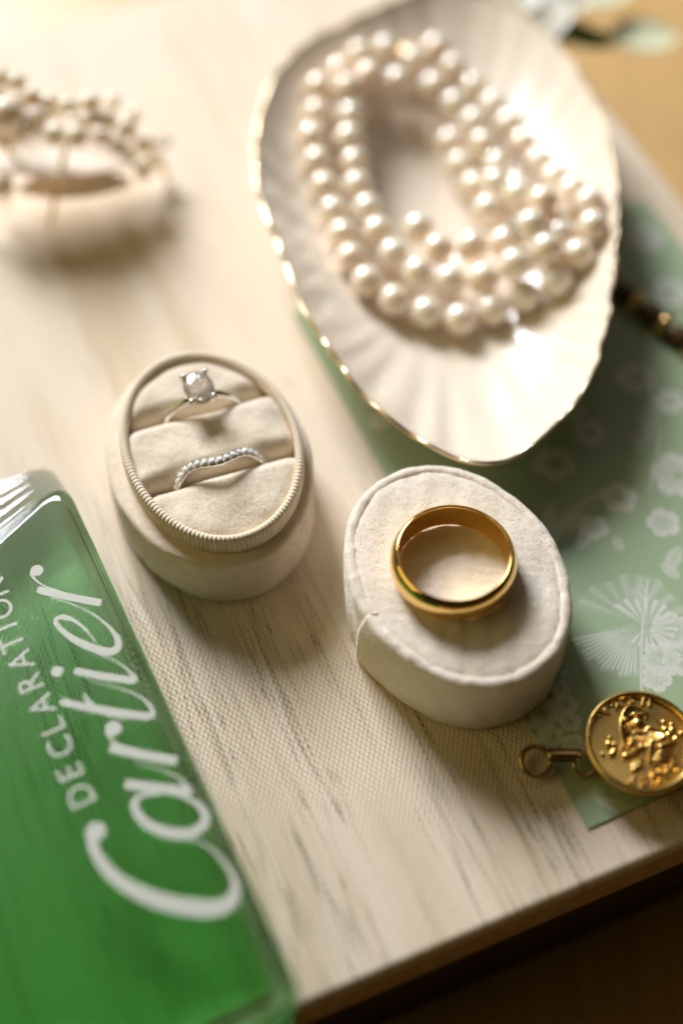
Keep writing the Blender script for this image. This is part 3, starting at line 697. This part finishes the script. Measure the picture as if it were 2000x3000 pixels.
def loft(levels, name, m, par, k=8):
    V = []; 
    for (z, o_) in levels: V += [bt(l, w, z) for l, w in o_]
    n = len(levels[0][1]); F = grid_faces(len(levels), n, False, True, flip=True)
    F.append(list(range(n))); F.append(list(range((len(levels) - 1) * n, len(levels) * n))[::-1])
    V = np.array(V)
    o = mk(name, V, F, m, par); me = o.data
    # outward normals
    import bmesh
    bm = bmesh.new(); bm.from_mesh(me); bmesh.ops.recalc_face_normals(bm, faces=bm.faces)
    for f_ in bm.faces: f_.smooth = False
    bm.to_mesh(me); bm.free()
    return o
def lerp(a, b, t): return a + (b - a) * t
Lw = slope * BWD
def level(z, inset, r, t0=0.0, end=0.0):
    q = (z - ZF) / (BZ - ZF)                       # 0 at the back of the bottle, 1 at the face
    l0 = lerp(fl_l, 0.4, q) ; l1 = lerp(fl_l - 4, Lw, q)
    return (z, outline(l0 + inset + t0, l1 + inset + t0, BLEN - inset - end, inset, BWD - inset, r))
RB_ = 2.2; lv = []
for a in np.linspace(0, math.pi / 2, 13): lv.append(level(ZF + RB_ * (1 - math.sin(a)) if False else ZF + RB_ * (1 - math.cos(a)), RB_ * (1 - math.sin(a)), 4.5))
lv += [level(z, 0, 4.5) for z in np.linspace(ZF + RB_ + 1.5, BZ - 2.2, 4)]
for a in np.linspace(0, math.pi / 2, 13)[1:]: lv.append(level(BZ - 1.5 + 1.5 * math.sin(a), 1.5 * (1 - math.cos(a)), 4.2))
loft(lv, 'glass_body', mGlass, bottle)
# liquid: a wedge that grows deeper towards the base; air above it
TW = 2.3
def cav(z, ins, extra=0): return level(z, TW + ins, 3.2, 1.0 + extra, 1.6)
z0, z1 = ZF + 2.0, BZ - 2.2
lv = [cav(z0, .9), cav(z0 + .4, .3), cav(z0 + 1.0, 0), cav((z0 + z1) / 2, 0), cav(z1 - 1.0, 0), cav(z1 - .4, .3), cav(z1, .9)]
liq = loft(lv, 'green_perfume', mLiquid, bottle)
def wedge(o, is_air):
    me = o.data; n_ = len(me.vertices); co = np.empty(n_ * 3); me.vertices.foreach_get('co', co); co = co.reshape(-1, 3)
    w = co * 1000 + np.array(bottle['mm']); l = (w - axA) @ ba; k = np.clip(.04 + .94 * l / BLEN, .02, 1.0); zz = w[:, 2]
    w[:, 2] = z1 - (z1 - zz) * (1 - k - .006) if is_air else z0 + (zz - z0) * k
    me.vertices.foreach_set('co', ((w - np.array(bottle['mm'])) * .001).ravel()); me.update()
def refine(lv_):
    # more points along the two long sides so that the wedge bends smoothly
    out = []
    for z, o_ in lv_:
        q = []
        for i in range(len(o_)):
            a, c_ = o_[i], o_[(i + 1) % len(o_)]; m_ = max(1, int(np.linalg.norm(c_ - a) / 3)) if np.linalg.norm(c_ - a) > 20 else 1
            m_ = 24 if np.linalg.norm(c_ - a) > 20 else 1
            q += [a + (c_ - a) * t for t in np.arange(m_) / m_]
        out.append((z, np.array(q)))
    return out
bpy.data.objects.remove(liq)
liq = loft(refine(lv), 'green_perfume', mLiquid, bottle); wedge(liq, False)

# script lettering, traced stroke by stroke on the front face
strokes = []
zs = [BZ + .03]
def stroke(pts, w, n=8):
    z = zs[0]; zs[0] += .004
    P3 = np.array([[*P(a, c_, z)[:2], 0] for a, c_ in pts]); W3 = np.array(w, float) if not np.isscalar(w) else np.full(len(pts), float(w))
    pth = catmull(P3, n); wid = np.clip(catmull(np.stack([W3, W3, W3], -1), n)[:, 0], 1.5, None) * .9 / 17.2
    T = np.gradient(pth, axis=0); T /= np.linalg.norm(T, axis=1)[:, None] + 1e-9; S = np.stack([-T[:, 1], T[:, 0], 0 * T[:, 0]], -1)
    a_ = pth + S * wid[:, None] / 2; b_ = pth - S * wid[:, None] / 2; a_[:, 2] = b_[:, 2] = z
    k = len(pth); V = np.concatenate([a_, b_]); F = [(i, k + i, k + i + 1, i + 1) for i in range(k - 1)]
    strokes.append((V, F))
def dot(px, py, r, sy=1.0):
    z = zs[0]; zs[0] += .004; c = P(px, py, z); th = np.linspace(0, 2 * math.pi, 24, endpoint=False)
    V = [c] + [c + np.array([math.cos(a) * r / 16.9, math.sin(a) * r / 16.9 * sy, 0]) for a in th]
    strokes.append((np.array(V), [(0, 1 + i, 1 + (i + 1) % 24) for i in range(24)]))
# final r
dot(109, 1671, 20); stroke([(93, 1672), (94, 1684), (106, 1700), (126, 1714), (150, 1724), (180, 1733)], [10, 9, 7, 6, 6, 5]); stroke([(110, 1726), (170, 1742), (240, 1756), (297, 1766)], [26, 28, 28, 29])
stroke([(150, 1752), (204, 1767), (255, 1789), (299, 1818), (333, 1852), (347, 1880), (340, 1903), (313, 1909), (272, 1898), (221, 1875), (184, 1848), (165, 1826), (168, 1812), (190, 1808), (218, 1818), (248, 1841), (282, 1882)], [3, 4, 5, 8, 14, 22, 28, 31, 29, 25, 19, 16, 16, 20, 14, 9, 4], 7)
# i
dot(168, 1967, 18); stroke([(282, 1914), (326, 1930), (360, 1950), (384, 1972), (397, 1990), (386, 2000)], [3, 5, 7, 11, 16, 14]); stroke([(219, 1965), (290, 1979), (350, 1988), (390, 1994)], [25, 28, 28, 26])
# t
stroke([(265, 1996), (326, 2009), (381, 2027), (422, 2050), (444, 2076), (446, 2094), (432, 2102)], [3, 4, 6, 9, 14, 20, 20]); stroke([(178, 2055), (260, 2073), (350, 2088), (436, 2100)], [24, 28, 29, 28]); stroke([(246, 2032), (256, 2050), (272, 2066)], [8, 12, 18])
# first r
stroke([(300, 2092), (330, 2100), (380, 2108)], [3, 4, 4]); dot(333, 2134, 24); stroke([(314, 2136), (316, 2152), (335, 2174), (362, 2186), (400, 2194)], [12, 10, 8, 7, 6]); stroke([(322, 2190), (390, 2206), (460, 2219), (518, 2230)], [30, 32, 33, 33])
# a
stroke([(392, 2236), (465, 2252), (520, 2277), (550, 2306), (556, 2322), (540, 2326)], [3, 5, 8, 14, 20, 20]); stroke([(366, 2296), (430, 2305), (500, 2313), (552, 2318)], [32, 34, 34, 32])
stroke([(470, 2326), (416, 2331), (394, 2350), (402, 2382), (432, 2414), (484, 2437), (548, 2443), (592, 2420), (602, 2388), (582, 2358), (545, 2338), (500, 2325)], [6, 16, 24, 28, 32, 35, 36, 32, 26, 20, 12, 6])
# C
stroke([(533, 2457), (588, 2468), (643, 2510), (680, 2560), (689, 2606), (672, 2643), (625, 2662), (551, 2657), (465, 2638), (380, 2600), (318, 2552), (284, 2504), (270, 2462), (276, 2440)], [4, 7, 10, 16, 30, 46, 54, 55, 52, 44, 38, 34, 34, 40])
dot(281, 2436, 28)
V, F = join(*strokes); o = mk('script_lettering', V, F, mInk, bottle, False)
# small capitals
letters = 'DECLARATION'; cent = [(236, 2330), (205, 2262), (177, 2188), (152, 2128), (122, 2066), (87, 2000), (61, 1936), (36, 1884), (17, 1838), (3, 1784), (-14, 1724)]
def glyph(ch, h, extrude=0.0, bevel=0.0, res=4):
    cu = bpy.data.curves.new('glyph', 'FONT'); cu.body = ch; cu.size = 1; cu.extrude = extrude; cu.bevel_depth = bevel; cu.bevel_resolution = 1; cu.resolution_u = res
    ob = bpy.data.objects.new('glyph', cu); COL.objects.link(ob); dg = bpy.context.evaluated_depsgraph_get()
    me = bpy.data.meshes.new_from_object(ob.evaluated_get(dg)); V = np.array([v.co[:] for v in me.vertices]); F = [list(p.vertices) for p in me.polygons]
    bpy.data.objects.remove(ob); bpy.data.curves.remove(cu); bpy.data.meshes.remove(me)
    lo, hi = V[:, :2].min(0), V[:, :2].max(0); V[:, :2] -= (lo + hi) / 2; V *= h / (hi[1] - lo[1]) if ch not in '.' else h / .7 * 1.0
    return V, F
cw = [P(a, c_, BZ) for a, c_ in cent]; td = cw[-1] - cw[0]; td /= np.linalg.norm(td); tu = np.array([-td[1], td[0], 0])
parts = []
for ch, c_ in zip(letters, cw):
    V, F = glyph(ch, 4.2); V[:, 0] *= .95
    parts.append((np.array([c_ * [1, 1, 0] + td * q[0] + tu * q[1] + ez * (BZ + .03) for q in V]), F))
V, F = join(*parts); mk('small_lettering', V, F, mInk, bottle, False)

# ------------------------------------------------------------------ brass uniform button with link
BTZ = 6.2; bc = P(1877, 2170, BTZ); bcc = np.array([bc[0], bc[1], .45])
btn = root('brass_button', 'round brass button embossed with a crest, linked to a small ring', 'button', bcc)
BRD = 9.75
prof = [(2.0, .2), (4.5, .8), (7.2, 2.0), (8.9, 3.0), (BRD - .05, 4.6)] + [(BRD - .55 + .55 * math.cos(a), BTZ - .55 + .55 * math.sin(a)) for a in np.linspace(-.3, math.pi * .9, 9)] + [(BRD - 1.15, BTZ - .75)]
th = np.linspace(0, 2 * math.pi, 110, endpoint=False)
V = np.array([np.array([bcc[0], bcc[1], .45]) + np.array([r * math.cos(a), r * math.sin(a), z - .45 + .3]) for r, z in prof for a in th])
F = grid_faces(len(prof), 110, False, True, flip=True); F.append(list(range(110))); mk('button_shell', V, F, mBrass, btn)
FZ = BTZ - .35
def face_z(x, y): r = math.hypot(x - bcc[0], y - bcc[1]) / 8.7; return FZ - .25 + .45 * (1 - min(r, 1) ** 2)
rows = [np.array([[bcc[0] + r * math.cos(a), bcc[1] + r * math.sin(a), face_z(bcc[0] + r, bcc[1])] for a in th]) for r in np.linspace(8.75, .01, 12)]
mk('ribbed_face', np.concatenate(rows), grid_faces(12, 110, False, True, flip=True), mFace, btn)
Z1 = lambda x, y: (1680 + x / 4.9, 2000 + y / 4.9)
def fp(x, y, dz=0.0):
    p = P(*Z1(x, y), FZ); return np.array([p[0], p[1], face_z(p[0], p[1]) + dz])
# shield
so = catmull(np.array([fp(*q) for q in ((795, 318), (700, 405), (652, 560), (650, 700), (685, 840), (745, 960), (1000, 960), (1290, 800), (1265, 700), (1180, 565), (1060, 435), (905, 345))]), 5, True)
sc_ = so.mean(0); k = len(so); V = np.concatenate([so + [0, 0, -.1], so + [0, 0, .28], sc_ + (so - sc_) * .93 + [0, 0, .34], sc_ + (so - sc_) * .90 + [0, 0, .2], sc_[None] + (so - sc_) * .02 + [0, 0, .25]])
F = grid_faces(5, k, False, True, flip=False); mk('shield', V, F, mBrass, btn)
pb = lambda x, y, r, dz=.25, sq=.55: ball(fp(x, y, dz), (r / 98, r / 98, r / 92 * sq), 14, 9)
pbar = lambda x0, y0, x1, y1, r0, r1, dz=.35: bar(fp(x0, y0, dz), fp(x1, y1, dz), r0 / 104, r1 / 104, .7)
V, F = join(pb(915, 600, 108, .35), pbar(800, 470, 1060, 470, 42, 50), pbar(1010, 450, 1040, 540, 40, 22), pb(735, 535, 46), pbar(760, 590, 830, 730, 22, 26), pbar(820, 735, 1010, 735, 26, 26), pbar(1010, 740, 1060, 640, 26, 24), pbar(1040, 650, 1180, 700, 30, 34),
            *[pb(870 + i * 32, 725 + 8 * abs(2 - i) * -.6, 17, .55) for i in range(5)]); mk('helmet_relief', V, F, mBrass, btn)
V, F = join(pb(510, 800, 38), pb(500, 890, 70, .3), pb(570, 900, 55), pbar(600, 960, 500, 1060, 48, 34), pb(410, 1020, 36), pbar(660, 930, 700, 1000, 40, 34), pbar(930, 985, 670, 1075, 46, 38), pbar(1000, 1110, 790, 1230, 36, 24), pbar(1000, 1160, 800, 1275, 30, 20), pbar(780, 850, 900, 840, 34, 34), pbar(770, 900, 880, 880, 30, 32),
            *[pb(820 + i * 46, 800 + (i % 2) * 34, 28, .4) for i in range(8)], pbar(1080, 860, 1090, 1180, 70, 40), pbar(1150, 1080, 1160, 1190, 34, 28), pb(1110, 880, 60, .5), pb(960, 930, 40, .45), pb(1040, 930, 44, .5),
            pb(1285, 570, 42), pb(1400, 605, 40), pb(1310, 680, 62), pb(1410, 690, 66), pb(1540, 730, 46), pb(1360, 760, 70), pbar(1180, 950, 1430, 850, 44, 40), pbar(1430, 860, 1470, 760, 40, 40), pbar(1150, 1060, 1440, 1075, 36, 26), pbar(1190, 1010, 1450, 1010, 36, 26), pbar(1180, 1110, 1400, 1130, 30, 20)); mk('eagle_relief', V, F, mBrass, btn)
cen = fp(960, 838)
def raised(ch, x, y, outward, h=1.9):
    c = fp(x, y); d = (c - cen) * [1, 1, 0]; d /= np.linalg.norm(d); upv = d if outward else -d; rt = np.array([upv[1], -upv[0], 0])
    V, F = glyph(ch, h, .12, .035, 2)
    return np.array([c + rt * q[0] + upv * q[1] + ez * (q[2] * .75 + .16) for q in V]), F
ls = [raised(ch, x, y, False) for ch, x, y in (('U', 1040, 268), ('S', 812, 236), ('M', 625, 306), ('A', 462, 408))] + [raised(ch, x, y, True) for ch, x, y in (('C', 1462, 1216), ('A', 1325, 1312), ('D', 1168, 1378), ('E', 1005, 1412), ('T', 845, 1398))]
ls += [pb(x, y, 22, .2) for x, y in ((930, 214), (718, 245), (545, 330), (378, 475))]
V, F = join(*ls); mk('raised_lettering', V, F, mBrass, btn, False)
for o in [q for q in SC.objects if q.parent == btn and q.name.split('.')[0] in ('shield', 'helmet_relief', 'eagle_relief', 'raised_lettering')]: o.parent = [q for q in SC.objects if q.parent == btn and q.name.startswith('ribbed_face')][0]
# link and ring
def flat_ring(c, r, w, tiltv, m=10):
    t1 = np.array([1.0, 0, 0]); t2 = np.array([0, math.cos(tiltv), math.sin(tiltv)])
    return tube([c + r * (math.cos(a) * t1 + math.sin(a) * t2) for a in np.linspace(0, 2 * math.pi, 56, endpoint=False)], w, m, True)
V, F = flat_ring(P(1568, 2230, 1.6), 2.65, .46, R(10)); mk('split_ring', V, F, mDarkBrass, btn)
V, F = flat_ring(P(1568, 2230, 2.2), 2.55, .44, R(14)); mk('split_ring', V, F, mDarkBrass, btn)
a_, b_ = P(1602, 2212, 3.4), P(1703, 2214, 3.9); ax = (b_ - a_) / np.linalg.norm(b_ - a_); sd = np.array([-ax[1], ax[0], 0]); sd /= np.linalg.norm(sd)
loopp = [a_ + ax * x + ez * z for x, z in ((.1, -.5), (0, 0), (.25, .5), (1, .62), (3, .66), (5, .62), (5.75, .5), (6.0, 0), (5.8, -.6), (5, -.9), (3, -.95), (1, -.9))]
lp = catmull(loopp, 4, True); V = np.concatenate([lp + sd * .8, lp - sd * .8, lp * 1.0 - sd * .8 - ez * 0, ]); k = len(lp); V = np.concatenate([lp + sd * .95, lp - sd * .95]); 
ce = lp.mean(0); inn = ce + (lp - ce) * .86; V = np.concatenate([lp + sd * .95, lp - sd * .95, inn - sd * .95, inn + sd * .95])
mk('connecting_link', V, grid_faces(4, k, True, True), mDarkBrass, btn, True)
V, F = flat_ring(P(1712, 2240, 2.2), 1.9, .34, R(25)); mk('shank_loop', V, F, mDarkBrass, btn)

# ------------------------------------------------------------------ dark link bracelet leaving the frame on the right
chain_pts = [P(x, y, 2.4) for x, y in ((1740, 770), (1795, 830), (1850, 878), (1905, 920), (1960, 962), (2030, 1020), (2110, 1060))]
cp_ = catmull(chain_pts, 10); d = np.concatenate([[0], np.cumsum(np.linalg.norm(np.diff(cp_, axis=0), axis=1))])
brc = root('bead_bracelet', 'dark brown bead chain with gold rings beside the shell dish', 'bracelet', chain_pts[3] * [1, 1, 0] + ez * .45)
mBead, nt, b = mat('dark_brown_bead'); v = mm_coords(nt); L(nt, mixc(nt, noise(nt, v, .6, 3), (.05, .028, .012), (.10, .05, .018)), b.inputs['Base Color']); b.inputs['Roughness'].default_value = .25
s = 2.0; i = 0
while s < d[-1] - 2:
    c = np.array([np.interp(s, d, cp_[:, j]) for j in range(3)]); c2 = np.array([np.interp(s + .5, d, cp_[:, j]) for j in range(3)]); T = (c2 - c) / np.linalg.norm(c2 - c)
    if i % 2 == 0:
        V, F = bar(c - T * 2.6, c + T * 2.6, 2.3, 2.3, 1.0, 12, 11); mk('bead', V, F, mBead, brc); s += 4.2
    else:
        sdv = np.array([-T[1], T[0], 0]); V, F = tube([c + 1.75 * (math.cos(a) * sdv + math.sin(a) * ez) for a in np.linspace(0, 6.283, 24, endpoint=False)], .95, 8, True, up=T); mk('gold_ring', V, F, mGold, brc); s += 4.2
    i += 1

# ------------------------------------------------------------------ crystal hair ornament, far left
orn0 = P(190, 560, 0)
orn = root('crystal_hair_ornament', 'blurred crystal and pearl hair ornament at the far left of the board', 'hair ornament', orn0)
def crv(pts): return catmull([P(*q) for q in pts], 14)
frame = crv([(-150, 330, 22), (-40, 300, 24), (90, 300, 24), (210, 320, 22), (320, 350, 18), (410, 410, 12), (470, 470, 5), (488, 520, 1)])
V, F = tube(frame, .8, 8); mk('wire_frame', V, F, mRim, orn)
mIvory, nt, b = mat('ivory_enamel'); v = mm_coords(nt); L(nt, mixc(nt, noise(nt, v, .3, 3), (.88, .78, .64), (.84, .73, .58)), b.inputs['Base Color']); b.inputs['Roughness'].default_value = .6
def petal(a, bq, w, cup, name, mt):
    a, bq = np.asarray(a), np.asarray(bq); ax_ = bq - a; ln_ = np.linalg.norm(ax_); ax_ /= ln_; s_ = np.cross(ez, ax_); s_ /= np.linalg.norm(s_); up2 = np.cross(ax_, s_); n1, n2 = 18, 11; V = []
    for i in range(n1):
        t = i / (n1 - 1); hw = w * math.sin(math.pi * min(max(t, .015), .985)) ** .65
        for j in range(n2):
            q = 2 * j / (n2 - 1) - 1; V.append(a + ax_ * ln_ * t + s_ * hw * q + up2 * (cup * (q * q - .3) + cup * .8 * math.sin(math.pi * t)))
    V = np.array(V); V = np.concatenate([V, V - up2 * .5]); k = n1 * n2; F = grid_faces(n1, n2); F = F + [[i + k for i in f[::-1]] for f in F]
    bd = [i * n2 for i in range(n1)] + [(n1 - 1) * n2 + j for j in range(1, n2)] + [i * n2 + n2 - 1 for i in range(n1 - 2, -1, -1)] + [j for j in range(n2 - 2, 0, -1)]
    F += [(bd[i], bd[(i + 1) % len(bd)], bd[(i + 1) % len(bd)] + k, bd[i] + k) for i in range(len(bd))]
    return mk(name, V, F, mt, orn if mt is mIvory else None)
petal(P(-120, 450, 15), P(400, 475, 11), 8.0, 1.4, 'enamel_leaf', mIvory)
petal(P(60, 560, 8), P(380, 540, 7), 5.0, 1.2, 'enamel_leaf', mIvory)
bd0 = None; cr0 = None
beads = [(20, 340, 24, 4.2), (80, 365, 22, 2.4), (95, 285, 25, 2.2), (145, 300, 24, 2.2), (200, 310, 24, 2.0), (160, 395, 21, 2.6), (225, 400, 21, 2.6), (265, 300, 23, 2.2), (310, 350, 20, 2.4), (370, 375, 17, 2.3), (355, 435, 15, 2.3), (425, 420, 14, 2.2), (50, 240, 27, 2.2), (0, 230, 27, 2.6), (-20, 290, 26, 2.8), (120, 340, 23, 2.0), (260, 350, 21, 2.0), (330, 300, 20, 1.8), (390, 340, 17, 1.8), (480, 420, 9, 1.9), (455, 470, 6, 2.0), (5, 545, 12, 3.0), (420, 500, 8, 2.2), (300, 400, 19, 2.2)]
gV, gF = ball((0, 0, 0), 1.0, 20, 13)
for _ in range(34):
    x_ = float(rng.uniform(-70, 430)); q_ = float(rng.uniform(0, 1)); beads.append((x_, 300 + .12 * max(x_, 0) + 105 * q_, 19 - .016 * max(x_, 0) - 4 * q_, float(rng.uniform(1.5, 2.3))))
for i, (x, y, z, r) in enumerate(beads):
    p = P(x, y, z)
    kind = i % 9 != 1
    if kind:
        if bd0 is None: bd0 = o = mk('pearl_bead', gV + np.array(orn['mm']), gF, mPearl, orn); o.location = tuple((p - np.array(orn['mm'])) * .001); o.scale = (r,) * 3
        else: copy_part(bd0, orn, p, None, (r,) * 3)
    else:
        if cr0 is None: cr0 = o = mk('crystal', np.array(Vd) * [1.6, 1.6, 1.8] + np.array(orn['mm']), Fd, mDia, orn, False); o.location = tuple((p - np.array(orn['mm'])) * .001); o.scale = (r,) * 3; o.rotation_euler = (.4, .2, 0)
        else: copy_part(cr0, orn, p, (float(rng.uniform(-.5, .5)), float(rng.uniform(-.5, .5)), float(rng.uniform(0, 6))), (r,) * 3)
for a, bq in (((30, 340, 22), (20, 640, .8)), ((200, 400, 20), (140, 690, .8)), ((-60, 420, 20), (-40, 700, .8))):
    V, F = bar(P(*a), P(*bq), .7, .55, 1); mk('comb_tooth', V, F, mRim, orn)

# ------------------------------------------------------------------ sprig with white petals, far right corner
spr = root('flower_sprig', 'out-of-focus white blossom with green leaves behind the shell dish', 'flower', P(1640, 60, 0))
mPet, nt, b = mat('white_petal'); v = mm_coords(nt); L(nt, mixc(nt, noise(nt, v, .3, 3), (.82, .78, .68), (.74, .73, .58)), b.inputs['Base Color']); b.inputs['Roughness'].default_value = .6; b.inputs['Subsurface Weight'].default_value = .2; b.inputs['Subsurface Scale'].default_value = .001
mLeaf, nt, b = mat('green_leaf'); v = mm_coords(nt); L(nt, mixc(nt, noise(nt, v, .4, 3), (.10, .17, .03), (.15, .22, .05)), b.inputs['Base Color']); b.inputs['Roughness'].default_value = .5
mLeaf2, nt, b = mat('pale_green_leaf'); v = mm_coords(nt); L(nt, mixc(nt, noise(nt, v, .4, 3), (.62, .64, .40), (.70, .70, .48)), b.inputs['Base Color']); b.inputs['Roughness'].default_value = .5
def sprig_part(o): 
    o.parent = spr; o.location = tuple(np.array([0, Y0, 0]) * .001 - np.array(spr['mm']) * .001); return o
for a, bq, w, mt, nm in (((1560, -40, 14), (1600, 120, 10), 8, mPet, 'petal'), ((1500, -90, 14), (1470, 60, 12), 9, mPet, 'petal'), ((1640, -60, 14), (1640, 60, 9), 7, mPet, 'petal'), ((1420, -120, 16), (1380, -20, 12), 9, mPet, 'petal'), ((1600, 100, 8), (1790, 130, 2), 4.5, mLeaf, 'leaf'), ((1600, 110, 8), (1520, 100, 12), 3.0, mLeaf, 'leaf'), ((1640, 20, 10), (1850, -40, 4), 6, mLeaf2, 'leaf'), ((1780, 120, 3), (1980, 100, 1), 7, mLeaf2, 'leaf'), ((1560, 90, 9), (1640, 175, 5), 3.5, mLeaf, 'leaf')):
    sprig_part(petal(P(*a), P(*bq), w, .8, nm, mt))
V, F = tube(catmull([P(1560, -40, 12), P(1600, 80, 9), P(1660, 60, 6), P(1800, 120, 2)], 8), .9, 8); mk('stem', V, F, mLeaf, spr)
# fallen-ornament housekeeping
for o in list(SC.objects):
    if 'mm' in o: del o['mm']
